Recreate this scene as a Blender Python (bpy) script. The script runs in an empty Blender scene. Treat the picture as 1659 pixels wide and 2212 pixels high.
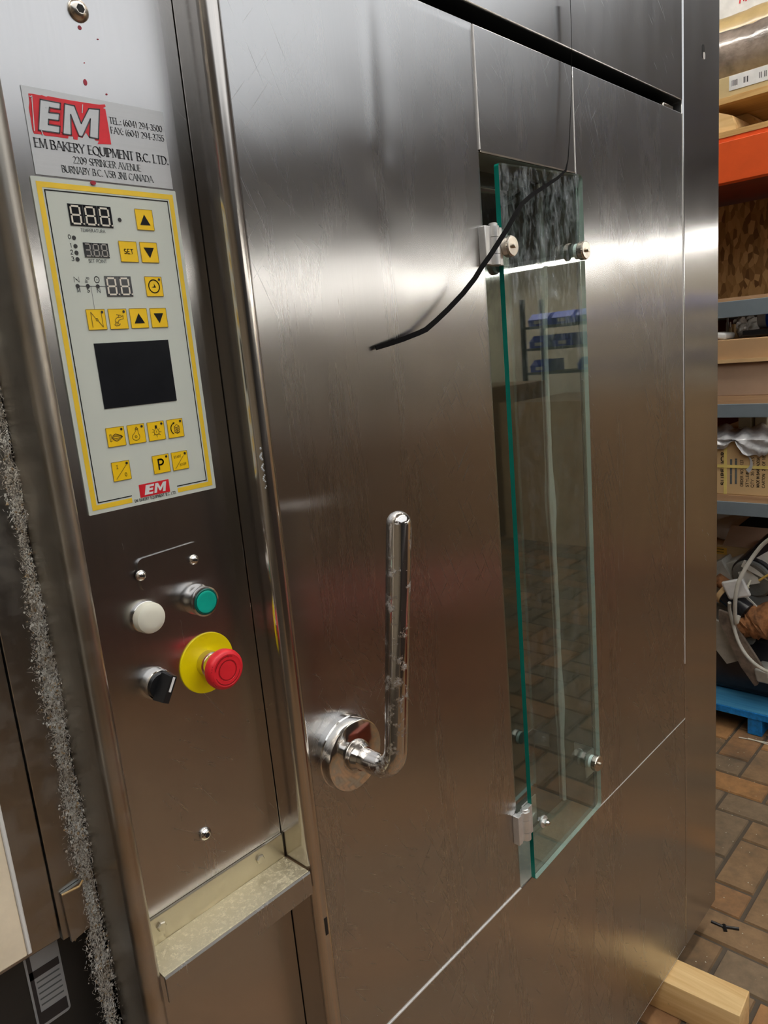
import bpy, bmesh, math, random
from mathutils import Vector, Matrix
random.seed(7)
sc = bpy.context.scene
COL = sc.collection
PI = math.pi
CZ = 1.54                      # height of the camera above the floor
# ------------------------------------------------------------------ camera
FPX, CX, CY = 1596.27, 829.5, 1106.0
RX = Vector((0.67936429, -0.72851628, -0.0879101))
RY = Vector((-0.20968501, -0.07792573, -0.9746588))     # image down
RZ = Vector((0.70320435, 0.68058181, -0.2056989))       # forward
cam_d = bpy.data.cameras.new('camera')
cam = bpy.data.objects.new('camera', cam_d)
COL.objects.link(cam)
cam_d.sensor_fit = 'VERTICAL'
cam_d.sensor_height = 36.0
cam_d.lens = FPX / 2212.0 * 36.0
cam_d.clip_start = 0.02
cam.matrix_world = Matrix(((RX.x, -RY.x, -RZ.x, 0), (RX.y, -RY.y, -RZ.y, 0), (RX.z, -RY.z, -RZ.z, CZ), (0, 0, 0, 1)))
sc.camera = cam
# ------------------------------------------------------------------ world, exposure
w = bpy.data.worlds.new('world'); sc.world = w; w.use_nodes = True
w.node_tree.nodes['Background'].inputs[0].default_value = (0.8, 0.85, 1, 1)
w.node_tree.nodes['Background'].inputs[1].default_value = 0.15
sc.view_settings.view_transform = 'Standard'
sc.view_settings.look = 'None'
sc.view_settings.gamma = 1.0
sc.view_settings.use_curve_mapping = False
sc.view_settings.exposure = 0.24
TUBE_POWER = 23.0              # fluorescent tubes
PANEL_POWER = 1.08                # unseen ceiling panel added for soft overhead light
sc.cycles.use_denoising = True
sc.cycles.max_bounces = 10
sc.cycles.glossy_bounces = 6
sc.cycles.transparent_max_bounces = 16
sc.cycles.sample_clamp_indirect = 8.0
sc.cycles.blur_glossy = 0.6

# ------------------------------------------------------------------ materials
def newmat(name):
    m = bpy.data.materials.new(name); m.use_nodes = True
    nt = m.node_tree
    return m, nt, nt.nodes['Principled BSDF']

def node(nt, t, **kw):
    n = nt.nodes.new(t)
    for k, v in kw.items():
        if k.startswith('i_'):
            n.inputs[k[2:].replace('_', ' ')].default_value = v
        else:
            setattr(n, k, v)
    return n

def coords(nt, scale=(1, 1, 1), rot=(0, 0, 0), kind='Object'):
    tc = node(nt, 'ShaderNodeTexCoord'); mp = node(nt, 'ShaderNodeMapping')
    mp.inputs['Scale'].default_value = scale; mp.inputs['Rotation'].default_value = rot
    nt.links.new(tc.outputs[kind], mp.inputs['Vector'])
    return mp.outputs['Vector']

def grained(nt, scale, deg):
    """object coordinates turned in the X/Z plane first, then stretched"""
    a = coords(nt, (1, 1, 1), (0, math.radians(deg), 0))
    m = node(nt, 'ShaderNodeMapping'); m.inputs['Scale'].default_value = scale
    nt.links.new(a, m.inputs['Vector'])
    return m.outputs['Vector']

def noise(nt, vec, scale, detail=3, rough=0.5, dist=0.0):
    n = node(nt, 'ShaderNodeTexNoise')
    n.inputs['Scale'].default_value = scale; n.inputs['Detail'].default_value = detail
    n.inputs['Roughness'].default_value = rough; n.inputs['Distortion'].default_value = dist
    nt.links.new(vec, n.inputs['Vector'])
    return n.outputs['Fac']

def ramp(nt, fac, stops):
    r = node(nt, 'ShaderNodeValToRGB')
    e = r.color_ramp.elements
    while len(e) < len(stops): e.new(0.5)
    for el, (p, c) in zip(e, stops):
        el.position = p
        el.color = (c, c, c, 1) if isinstance(c, (int, float)) else (*c, 1)
    nt.links.new(fac, r.inputs['Fac'])
    return r.outputs['Color']

def math_(nt, op, a, b=None, clamp=False):
    n = node(nt, 'ShaderNodeMath', operation=op, use_clamp=clamp)
    for i, v in enumerate((a, b)):
        if v is None: continue
        if isinstance(v, (int, float)): n.inputs[i].default_value = v
        else: nt.links.new(v, n.inputs[i])
    return n.outputs[0]

def mixc(nt, fac, a, b):
    n = node(nt, 'ShaderNodeMix', data_type='RGBA')
    for s, v in ((0, fac), (6, a), (7, b)):
        if isinstance(v, (int, float)): n.inputs[s].default_value = v
        elif isinstance(v, tuple): n.inputs[s].default_value = (*v, 1)
        else: nt.links.new(v, n.inputs[s])
    return n.outputs[2]

def bump(nt, h, strength, dist=0.002, normal=None):
    b = node(nt, 'ShaderNodeBump'); b.inputs['Strength'].default_value = strength; b.inputs['Distance'].default_value = dist
    nt.links.new(h, b.inputs['Height'])
    if normal is not None: nt.links.new(normal, b.inputs['Normal'])
    return b.outputs['Normal']

def plain(name, col, rough=0.5, metal=0.0, var=0.12, nscale=14.0, bmp=0.0, emit=0.0, spec=0.5, coat=0.0, stretch=(1, 1, 1)):
    m, nt, p = newmat(name)
    v = coords(nt, stretch)
    f = noise(nt, v, nscale, 4, 0.6)
    lo = tuple(c * (1 - var) for c in col); hi = tuple(min(1, c * (1 + var)) for c in col)
    nt.links.new(ramp(nt, f, [(0.3, lo), (0.7, hi)]), p.inputs['Base Color'])
    p.inputs['Roughness'].default_value = rough; p.inputs['Metallic'].default_value = metal
    p.inputs['Specular IOR Level'].default_value = spec
    p.inputs['Coat Weight'].default_value = coat
    if bmp: nt.links.new(bump(nt, noise(nt, v, nscale * 6, 3), bmp), p.inputs['Normal'])
    if emit:
        p.inputs['Emission Color'].default_value = (*col, 1); p.inputs['Emission Strength'].default_value = emit
    return m

def steel(name, col=(0.53, 0.525, 0.52), rough=0.245, aniso=0.97, grain=(900, 900, 9), wave=0.15, scratch=0.35, dirt=0.0, hair=0.0):
    """brushed stainless steel: vertical grain, faint sheet waviness, scratches and smears"""
    m, nt, p = newmat(name)
    p.inputs['Metallic'].default_value = 1.0
    p.inputs['Anisotropic'].default_value = aniso
    t = node(nt, 'ShaderNodeCombineXYZ'); t.inputs[0].default_value = 1.0
    nt.links.new(t.outputs[0], p.inputs['Tangent'])
    g = noise(nt, coords(nt, grain), 1.0, 3, 0.6)
    o = coords(nt, (1, 1, 1))
    big = noise(nt, o, 2.3, 3, 0.5)
    smear = noise(nt, coords(nt, (9, 9, 1.6)), 1.0, 4, 0.6, 0.6)
    # fine scratches: two families of stretched noise, thresholded
    s1 = ramp(nt, noise(nt, grained(nt, (420, 1, 22), 52), 1.0, 1, 0.4), [(0.71, 0.0), (0.78, 1.0)])
    s2 = ramp(nt, noise(nt, grained(nt, (480, 1, 14), 30), 1.0, 1, 0.4), [(0.71, 0.0), (0.79, 1.0)])
    msk = ramp(nt, noise(nt, o, 3.1, 2, 0.5), [(0.50, 0.0), (0.68, 1.0)])
    sx = math_(nt, 'MULTIPLY', math_(nt, 'MAXIMUM', s1, s2), msk)
    r = math_(nt, 'ADD', math_(nt, 'MULTIPLY', g, 0.03), rough - 0.045)
    r = math_(nt, 'ADD', r, math_(nt, 'MULTIPLY', smear, 0.10))
    r = math_(nt, 'ADD', r, math_(nt, 'MULTIPLY', sx, 0.12 * scratch), True)
    nt.links.new(r, p.inputs['Roughness'])
    c1 = tuple(c * 0.95 for c in col); c2 = tuple(min(1, c * 1.05) for c in col)
    c = mixc(nt, g, c1, c2)
    c = mixc(nt, math_(nt, 'MULTIPLY', sx, 0.22 * scratch), c, (0.85, 0.84, 0.82))
    if hair:
        h1 = ramp(nt, noise(nt, grained(nt, (620, 1, 11), 24), 1.0, 1, 0.4), [(0.70, 0.0), (0.76, 1.0)])
        h2 = ramp(nt, noise(nt, grained(nt, (700, 1, 16), -42), 1.0, 1, 0.4), [(0.735, 0.0), (0.78, 1.0)])
        zone = ramp(nt, noise(nt, coords(nt, (4.5, 4.5, 3.0)), 1.0, 1, 0.4), [(0.50, 0.0), (0.66, 1.0)])
        hx = math_(nt, 'MULTIPLY', math_(nt, 'MAXIMUM', h1, h2), zone)
        nt.links.new(math_(nt, 'ADD', r, math_(nt, 'MULTIPLY', hx, hair), True), p.inputs['Roughness'])
        c = mixc(nt, math_(nt, 'MULTIPLY', hx, hair * 1.4), c, (0.92, 0.91, 0.90))
    if dirt:
        d = ramp(nt, noise(nt, o, 22, 5, 0.7), [(0.45, 0.0), (0.75, dirt)])
        c = mixc(nt, d, c, (0.32, 0.27, 0.20))
        nt.links.new(math_(nt, 'SUBTRACT', 1.0, math_(nt, 'MULTIPLY', d, 0.8)), p.inputs['Metallic'])
    nt.links.new(c, p.inputs['Base Color'])
    n1 = bump(nt, big, wave, 0.02)
    n2 = bump(nt, noise(nt, coords(nt, (7, 7, 2)), 1.0, 2), wave * 0.5, 0.006, n1)
    nt.links.new(n2, p.inputs['Normal'])
    return m

def dusty(name, base, dust, lo, hi, nscale, metal=1.0, rough=0.35):
    m, nt, p = newmat(name)
    o = coords(nt)
    f = ramp(nt, noise(nt, o, nscale, 6, 0.75), [(lo, 0.0), (hi, 1.0)])
    nt.links.new(mixc(nt, f, base, dust), p.inputs['Base Color'])
    nt.links.new(math_(nt, 'MULTIPLY', math_(nt, 'SUBTRACT', 1.0, f), metal), p.inputs['Metallic'])
    nt.links.new(math_(nt, 'ADD', math_(nt, 'MULTIPLY', f, 0.5), rough, True), p.inputs['Roughness'])
    nt.links.new(bump(nt, f, 0.4, 0.0015), p.inputs['Normal'])
    return m

def wood(name, c1, c2, axis=0, rough=0.6, knots=False):
    m, nt, p = newmat(name)
    s = [42, 42, 42]; s[axis] = 3
    f = noise(nt, coords(nt, tuple(s)), 1.0, 4, 0.6, 1.2)
    c = mixc(nt, ramp(nt, f, [(0.3, 0.0), (0.7, 1.0)]), c1, c2)
    if knots:
        k = ramp(nt, noise(nt, coords(nt), 26, 2), [(0.70, 0.0), (0.78, 1.0)])
        c = mixc(nt, k, c, tuple(x * 0.45 for x in c1))
    nt.links.new(c, p.inputs['Base Color']); p.inputs['Roughness'].default_value = rough
    nt.links.new(bump(nt, f, 0.25, 0.001), p.inputs['Normal'])
    return m

M_STEEL = steel('brushed_steel_door', hair=0.28)
M_PLATE = steel('brushed_steel_cover', (0.54, 0.53, 0.525), 0.24, 0.9, (420, 420, 14), 0.06, 0.18)
M_FRAME = steel('brushed_steel_frame', (0.53, 0.525, 0.52), 0.2, 0.95, (700, 700, 8), 0.12, 0.7)
M_POST = steel('folded_steel_post', (0.62, 0.58, 0.54), 0.16, 0.2, (200, 200, 3), 0.05, 0.4)
M_OLD = steel('grimy_steel', (0.37, 0.365, 0.345), 0.3, 0.4, (200, 200, 4), 0.10, 0.4, 0.75)
M_POSTL = steel('dull_folded_post', (0.52, 0.48, 0.42), 0.30, 0.3, (120, 120, 3), 0.05, 0.3, 0.25)
M_CHUTE = plain('rusty_sheet', (0.24, 0.19, 0.15), 0.5, 0.2, 0.5, 25)
M_BAND = plain('pale_steel_and_highlight', (0.80, 0.78, 0.75), 0.4, 0.35, 0.06, 40)  # pale steel; on the door seams it paints in their white highlight
M_LEDGE = steel('ledge_steel', (0.62, 0.57, 0.45), 0.32, 0.3, (60, 60, 60), 0.05, 0.3, 0.15)
M_CHROME = plain('chrome', (0.78, 0.76, 0.73), 0.10, 1.0, 0.05, 30)
M_HANDLE = dusty('worn_chrome_handle', (0.72, 0.69, 0.66), (0.40, 0.38, 0.35), 0.55, 0.78, 55, 1.0, 0.12)
M_ALU = plain('aluminium', (0.84, 0.83, 0.81), 0.38, 0.75, 0.06, 60, 0.05)
M_NICKEL = plain('nickel', (0.66, 0.60, 0.52), 0.24, 1.0, 0.08, 60)
M_DARK = plain('black_gap', (0.012, 0.011, 0.010), 0.8, 0.0)
M_CORE = plain('dark_inner_steel', (0.05, 0.047, 0.042), 0.55, 0.3)
M_LINER = plain('window_liner_grey', (0.30, 0.30, 0.26), 0.45, 0.35, 0.15, 20)
M_SILL = dusty('dusty_sill', (0.42, 0.41, 0.36), (0.48, 0.45, 0.37), 0.42, 0.62, 160, 0.6, 0.4)
M_SILICONE = plain('silicone_bead', (0.93, 0.94, 0.91), 0.4, 0, 0.05)
M_FLOUR = dusty('floury_ledge', (0.62, 0.56, 0.40), (0.84, 0.76, 0.55), 0.50, 0.66, 240, 0.8, 0.35)
M_TEAL = plain('glass_edge_green', (0.005, 0.21, 0.16), 0.15, 0, 0.15, 8, 0, 0, 0.5)
M_PALE = plain('glass_edge_pale', (0.55, 0.70, 0.64), 0.2, 0, 0.1)
M_KEYPAD = plain('keypad_grey_green', (0.65, 0.69, 0.62), 0.42, 0, 0.02, 5, 0, 0, 0.35)
M_YEL = plain('keypad_yellow', (1.0, 0.62, 0.0), 0.4, 0, 0.03)
M_YELPALE = plain('keypad_border_yellow', (0.93, 0.62, 0.03), 0.42, 0, 0.05, 60)
M_INK = plain('black_ink', (0.010, 0.010, 0.011), 0.5, 0, 0.05, 14, 0, 0, 0.2)
M_BROWNINK = plain('brown_line_ink', (0.16, 0.09, 0.01), 0.5, 0, 0.05)
M_GREYINK = plain('grey_ink', (0.13, 0.14, 0.14), 0.5, 0, 0.05)
M_PLATEINK = plain('dark_engraving', (0.055, 0.055, 0.06), 0.5, 0, 0.35, 60)
M_SEG = plain('segment_cream', (0.78, 0.73, 0.62), 0.4, 0, 0.04)
M_SEGDIM = plain('segment_dim', (0.36, 0.34, 0.31), 0.4, 0, 0.04)
M_LED = plain('led_black', (0.012, 0.012, 0.013), 0.3, 0)
M_SCREEN = plain('dark_screen_film', (0.012, 0.013, 0.016), 0.14, 0, 0.2, 20, 0, 0, 0.3)
M_LOGORED = plain('logo_red', (0.72, 0.010, 0.022), 0.4, 0, 0.10, 70)
M_LOGOWHITE = plain('logo_white', (0.78, 0.78, 0.76), 0.45, 0, 0.04)
M_TAG = steel('nameplate_foil', (0.47, 0.468, 0.465), 0.36, 0.0, (6, 6, 500), 0.0, 0.2)
M_REDPAINT = plain('dark_red_paint', (0.38, 0.01, 0.03), 0.4, 0)
M_GREEN = plain('green_button', (0.0, 0.42, 0.31), 0.35, 0, 0.05, 20)
M_GREENRIM = plain('dark_green_rim', (0.0, 0.11, 0.085), 0.3, 0, 0.05)
M_WHITE = plain('milky_lens', (0.83, 0.81, 0.68), 0.3, 0, 0.02)
M_SYEL = plain('safety_yellow', (1.0, 0.80, 0.0), 0.35, 0, 0.03)
M_RED = plain('emergency_red', (0.78, 0.018, 0.03), 0.42, 0, 0.05, 40)
M_REDLINE = plain('emergency_red_groove', (0.35, 0.008, 0.012), 0.6, 0)
M_BLACKP = plain('black_plastic', (0.012, 0.012, 0.013), 0.3, 0)
M_WHITEP = plain('white_mark', (0.85, 0.84, 0.82), 0.4, 0)
M_RUBBER = plain('black_rubber_strip', (0.004, 0.0035, 0.0035), 0.7, 0, 0.2, 14, 0, 0, 0.06)
M_LINT = plain('grey_lint', (0.95, 0.82, 0.66), 0.95, 0, 0.45, 60)
M_LINTD = plain('brown_lint', (0.42, 0.30, 0.17), 0.95, 0, 0.5, 60)
M_NICKELP = plain('tan_plastic', (0.55, 0.40, 0.20), 0.4, 0)
M_BAGB = plain('smoky_bag', (0.60, 0.57, 0.52), 0.25, 0, 0.4, 30, 0.3, 0, 0.7, 0.3)
M_BOARD = plain('cream_board', (0.86, 0.74, 0.55), 0.6, 0, 0.10, 30, 0.05)
M_BOARDEDGE = plain('white_board_edge', (0.80, 0.79, 0.75), 0.6, 0, 0.05)
M_LABELW = plain('label_grey_white', (0.45, 0.46, 0.46), 0.4, 0)
M_LABELK = plain('label_dark', (0.035, 0.035, 0.04), 0.35, 0)
M_BLOCK = wood('pine_block', (0.72, 0.44, 0.17), (0.92, 0.66, 0.32), 1, 0.6, True)
M_PLY = wood('plywood_edge', (0.52, 0.29, 0.09), (0.70, 0.45, 0.18), 1, 0.65)
M_CHIP = wood('shelf_board', (0.42, 0.24, 0.12), (0.58, 0.36, 0.20), 1, 0.7)
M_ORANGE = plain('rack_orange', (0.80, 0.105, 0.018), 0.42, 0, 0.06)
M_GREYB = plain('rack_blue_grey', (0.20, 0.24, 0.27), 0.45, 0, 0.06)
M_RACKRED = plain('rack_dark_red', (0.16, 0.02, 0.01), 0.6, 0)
def osb():
    m, nt, p = newmat('strand_board')
    v = node(nt, 'ShaderNodeTexVoronoi'); v.inputs['Scale'].default_value = 1.0
    nt.links.new(coords(nt, (60, 70, 26), (0.4, 0, 0)), v.inputs['Vector'])
    s = node(nt, 'ShaderNodeSeparateColor'); nt.links.new(v.outputs['Color'], s.inputs[0])
    nt.links.new(ramp(nt, s.outputs[0], [(0.0, (0.16, 0.07, 0.015)), (0.6, (0.40, 0.22, 0.07)), (1.0, (0.55, 0.33, 0.13))]), p.inputs['Base Color'])
    p.inputs['Roughness'].default_value = 0.7
    return m
M_OSB = osb()
M_CARD = plain('cardboard', (0.55, 0.34, 0.17), 0.8, 0, 0.06, 9)
M_CARDP = plain('cardboard_pinkish', (0.46, 0.31, 0.21), 0.8, 0, 0.06, 9)
M_CARDL = plain('cardboard_light', (0.68, 0.46, 0.23), 0.8, 0, 0.05, 9)
M_CARDY = plain('cardboard_yellowish', (0.55, 0.42, 0.21), 0.75, 0, 0.06, 12)
M_STRAP = plain('yellow_strap', (0.85, 0.68, 0.22), 0.4, 0)
M_FILM = plain('wrapped_film', (0.30, 0.24, 0.20), 0.22, 0, 0.45, 11, 1.0, 0, 0.8, 0.6)
M_FILMTAN = plain('tan_wrap', (0.60, 0.43, 0.20), 0.3, 0, 0.15, 14, 0.2, 0, 0.6, 0.3)
M_BAG = plain('clear_grey_bag', (0.60, 0.60, 0.61), 0.18, 0, 0.25, 30, 0.3, 0, 0.8, 0.4)
M_PAPER = plain('pale_paper', (0.68, 0.66, 0.60), 0.6, 0, 0.08)
M_CREAM = plain('cream_foam', (0.80, 0.77, 0.62), 0.6, 0, 0.05)
M_BLUECAP = plain('blue_plastic', (0.01, 0.10, 0.62), 0.3, 0)
M_BINBLUE = plain('bin_blue', (0.03, 0.07, 0.55), 0.4, 0)
M_PALLET = wood('blue_painted_wood', (0.02, 0.17, 0.36), (0.07, 0.28, 0.46), 1, 0.6)
M_PALLETB = plain('bright_blue_paint', (0.005, 0.22, 0.62), 0.5, 0, 0.3, 60, 0.3)
M_GREYM = plain('grey_painted_metal', (0.24, 0.25, 0.24), 0.45, 0.3, 0.2, 20)
M_GALV = plain('dull_galvanised', (0.50, 0.49, 0.44), 0.4, 0.3, 0.2, 20)
M_BLACKM = plain('black_motor_paint', (0.022, 0.022, 0.026), 0.25, 0.0, 0.2)
M_RUST = plain('rusty_iron', (0.30, 0.13, 0.05), 0.85, 0.1, 0.7, 30, 0.6)
M_CABLE = plain('grey_cable', (0.55, 0.53, 0.46), 0.5, 0)
M_WIREY = plain('yellow_wire', (0.72, 0.48, 0.12), 0.5, 0)
M_NOTE = plain('yellow_orange_note', (0.85, 0.50, 0.08), 0.5, 0, 0.1, 40)
M_UPPER = plain('dark_reflection_band', (0.13, 0.085, 0.07), 0.7, 0, 0.1, 4)  # for the dark band added for the steel to reflect
M_BENCH = plain('added_bench_brown', (0.055, 0.042, 0.037), 0.6, 0, 0.15, 6)
M_WALLD = plain('dark_grey_wall', (0.15, 0.15, 0.158), 0.8, 0, 0.06, 2)
M_WALL = plain('warm_cream_wall', (0.62, 0.53, 0.40), 0.8, 0, 0.06, 2)
M_CEIL = plain('ceiling_grey', (0.34, 0.33, 0.33), 0.85, 0, 0.06, 2)
M_LAMPH = plain('lamp_housing_white', (0.75, 0.75, 0.73), 0.5, 0)
M_MAROON = plain('dark_red_enamel', (0.24, 0.042, 0.02), 0.5, 0, 0.15)
M_SHELFG = plain('dark_grey_shelving', (0.09, 0.09, 0.085), 0.5, 0.2)
M_GROUT = plain('dark_grout', (0.11, 0.085, 0.06), 0.9, 0, 0.2, 12)
def brick(name, col):
    m, nt, p = newmat(name)
    o = coords(nt)
    a = ramp(nt, noise(nt, o, 26, 5, 0.7), [(0.3, tuple(c * 0.72 for c in col)), (0.7, tuple(c * 1.15 for c in col))])
    d = ramp(nt, noise(nt, o, 5.5, 4, 0.65), [(0.52, 0.0), (0.72, 0.75)])
    nt.links.new(mixc(nt, d, a, (0.10, 0.075, 0.05)), p.inputs['Base Color'])
    p.inputs['Roughness'].default_value = 0.55
    nt.links.new(bump(nt, noise(nt, o, 90, 3), 0.2, 0.001), p.inputs['Normal'])
    return m
M_BR = [brick('floor_brick_a', (0.30, 0.185, 0.095)), brick('floor_brick_b', (0.36, 0.19, 0.085)),
        brick('floor_brick_c', (0.25, 0.175, 0.105)), brick('floor_brick_d', (0.42, 0.215, 0.085))]
def tube_mat():
    m, nt, p = newmat('fluorescent_tube')
    p.inputs['Emission Color'].default_value = (1.0, 0.96, 0.89, 1); p.inputs['Emission Strength'].default_value = TUBE_POWER
    return m
M_TUBE = tube_mat()
def light_panel_mat():
    m, nt, p = newmat('added_light_panel')
    p.inputs['Emission Color'].default_value = (0.90, 0.95, 1.0, 1); p.inputs['Emission Strength'].default_value = PANEL_POWER
    return m
M_LIGHTPANEL = light_panel_mat()
def glass():
    m = bpy.data.materials.new('clear_greenish_glass'); m.use_nodes = True
    nt = m.node_tree; nt.nodes.clear()
    out = node(nt, 'ShaderNodeOutputMaterial')
    tr = node(nt, 'ShaderNodeBsdfTransparent'); tr.inputs[0].default_value = (0.86, 0.92, 0.885, 1)
    gl = node(nt, 'ShaderNodeBsdfGlossy'); gl.inputs['Roughness'].default_value = 0.015
    lw = node(nt, 'ShaderNodeLayerWeight'); lw.inputs[0].default_value = 0.5
    mx = node(nt, 'ShaderNodeMixShader')
    nt.links.new(math_(nt, 'ADD', math_(nt, 'MULTIPLY', math_(nt, 'POWER', lw.outputs['Facing'], 4.0), 0.92), 0.11, True), mx.inputs[0])
    nt.links.new(tr.outputs[0], mx.inputs[1]); nt.links.new(gl.outputs[0], mx.inputs[2])
    # greasy smears
    df = node(nt, 'ShaderNodeBsdfDiffuse'); df.inputs[0].default_value = (0.55, 0.60, 0.62, 1)
    o = coords(nt, (60, 60, 26))
    f = ramp(nt, noise(nt, o, 1.0, 6, 0.75, 0.4), [(0.48, 0.0), (0.78, 0.7)])
    z = node(nt, 'ShaderNodeSeparateXYZ'); nt.links.new(coords(nt), z.inputs[0])
    band = math_(nt, 'ADD', ramp(nt, math_(nt, 'ADD', math_(nt, 'MULTIPLY', z.outputs[2], 1.0), -1.20), [(0.30, 0.12), (0.44, 1.0), (0.50, 0.8)]), 0.0)
    f = math_(nt, 'MULTIPLY', f, band)
    mx2 = node(nt, 'ShaderNodeMixShader')
    nt.links.new(f, mx2.inputs[0]); nt.links.new(mx.outputs[0], mx2.inputs[1]); nt.links.new(df.outputs[0], mx2.inputs[2])
    nt.links.new(mx2.outputs[0], out.inputs[0])
    return m
M_GLASS = glass()
def darkpane():
    m, nt, p = newmat('dark_inner_glass')
    p.inputs['Base Color'].default_value = (0.012, 0.014, 0.012, 1); p.inputs['Roughness'].default_value = 0.05
    p.inputs['IOR'].default_value = 2.6
    p.inputs['Coat Weight'].default_value = 1.0; p.inputs['Coat IOR'].default_value = 1.8; p.inputs['Coat Roughness'].default_value = 0.03
    return m
M_PANE = darkpane()

# ------------------------------------------------------------------ mesh building (all coordinates: camera at 0,0,0; CZ is added on linking)
def ray(u, v):
    a = (u - CX); b = (v - CY)
    return RX * a + RY * b + RZ * FPX
def atY(u, v, Y): d = ray(u, v); return d * (Y / d.y)
def atX(u, v, X): d = ray(u, v); return d * (X / d.x)
def atZ(u, v, Z): d = ray(u, v); return d * (Z / d.z)

class MB:
    def __init__(s): s.v = []; s.f = []; s.m = []; s.mats = []
    def mi(s, mat):
        if mat not in s.mats: s.mats.append(mat)
        return s.mats.index(mat)
    def add(s, vs, fs, mat):
        o = len(s.v); k = s.mi(mat)
        s.v += [Vector(p) for p in vs]
        for f in fs: s.f.append([i + o for i in f]); s.m.append(k)
    def bm(s, b, mat, mx=None):
        b.verts.ensure_lookup_table(); b.verts.index_update()
        s.add([(mx @ x.co if mx else x.co.copy()) for x in b.verts], [[q.index for q in f.verts] for f in b.faces], mat); b.free()
    def box(s, x0, x1, y0, y1, z0, z1, mat, bev=0.0, seg=2, mx=None):
        b = bmesh.new()
        vs = [b.verts.new((x, y, z)) for x in (x0, x1) for y in (y0, y1) for z in (z0, z1)]
        for f in ((0, 1, 3, 2), (4, 6, 7, 5), (0, 4, 5, 1), (2, 3, 7, 6), (0, 2, 6, 4), (1, 5, 7, 3)): b.faces.new([vs[i] for i in f])
        if bev: bmesh.ops.bevel(b, geom=b.edges[:], offset=bev, segments=seg, profile=0.5, affect='EDGES')
        bmesh.ops.recalc_face_normals(b, faces=b.faces[:])
        s.bm(b, mat, mx); return s
    def obox(s, c, ax, ay, az, mat, bev=0.0, seg=2):
        """box centred at c with half-axis vectors"""
        ax, ay, az = Vector(ax), Vector(ay), Vector(az)
        lx, ly, lz = ax.length, ay.length, az.length
        R = Matrix((ax / lx, ay / ly, az / lz)).transposed().to_4x4(); R.translation = Vector(c)
        return s.box(-lx, lx, -ly, ly, -lz, lz, mat, bev, seg, R)
    def tube(s, path, r, mat, n=16, caps=True):
        path = [Vector(p) for p in path]; k = len(path)
        rr = r if isinstance(r, (list, tuple)) else [r] * k
        t0 = (path[1] - path[0]).normalized()
        u = t0.orthogonal().normalized(); vs = []; fs = []
        for i, p in enumerate(path):
            t = (path[min(i + 1, k - 1)] - path[max(i - 1, 0)]).normalized()
            u = (u - t * u.dot(t)).normalized(); w_ = t.cross(u)
            for j in range(n):
                a = 2 * PI * j / n
                vs.append(p + (u * math.cos(a) + w_ * math.sin(a)) * rr[i])
        for i in range(k - 1):
            for j in range(n):
                a, b = i * n + j, i * n + (j + 1) % n
                fs.append([a, b, b + n, a + n])
        if caps: fs.append(list(range(n))[::-1]); fs.append(list(range((k - 1) * n, k * n)))
        s.add(vs, fs, mat); return s
    def lathe(s, c, axis, prof, mat, n=32):
        """prof: (distance along axis, radius)"""
        c = Vector(c); axis = Vector(axis).normalized(); u = axis.orthogonal().normalized(); w_ = axis.cross(u)
        vs = []; fs = []
        for t, r in prof:
            for j in range(n):
                a = 2 * PI * j / n
                vs.append(c + axis * t + (u * math.cos(a) + w_ * math.sin(a)) * max(r, 1e-5))
        for i in range(len(prof) - 1):
            for j in range(n):
                a, b = i * n + j, i * n + (j + 1) % n
                fs.append([a, b, b + n, a + n])
        fs.append(list(range(n))[::-1]); fs.append(list(range((len(prof) - 1) * n, len(prof) * n)))
        s.add(vs, fs, mat); return s
    def face(s, pts, mat): s.add(pts, [list(range(len(pts)))], mat); return s
    def prism(s, pts, fn, d0, d1, mat):
        """2-D outline pts mapped by fn(a, b, depth), closed between depth d0 and d1"""
        n = len(pts)
        vs = [fn(a, b, d0) for a, b in pts] + [fn(a, b, d1) for a, b in pts]
        fs = [list(range(n)), list(range(n, 2 * n))[::-1]] + [[i, i + n, (i + 1) % n + n, (i + 1) % n] for i in range(n)]
        s.add(vs, fs, mat); return s
    def strip(s, pts, wdt, fn, d, mat):
        """flat printed line through 2-D pts"""
        for (a0, b0), (a1, b1) in zip(pts[:-1], pts[1:]):
            dx, dy = a1 - a0, b1 - b0; l = math.hypot(dx, dy)
            if l < 1e-9: continue
            nx, ny = -dy / l * wdt / 2, dx / l * wdt / 2; ex, ey = dx / l * wdt * 0.35, dy / l * wdt * 0.35
            s.face([fn(a0 - ex + nx, b0 - ey + ny, d), fn(a0 - ex - nx, b0 - ey - ny, d), fn(a1 + ex - nx, b1 + ey - ny, d), fn(a1 + ex + nx, b1 + ey + ny, d)], mat)
        return s

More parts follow.
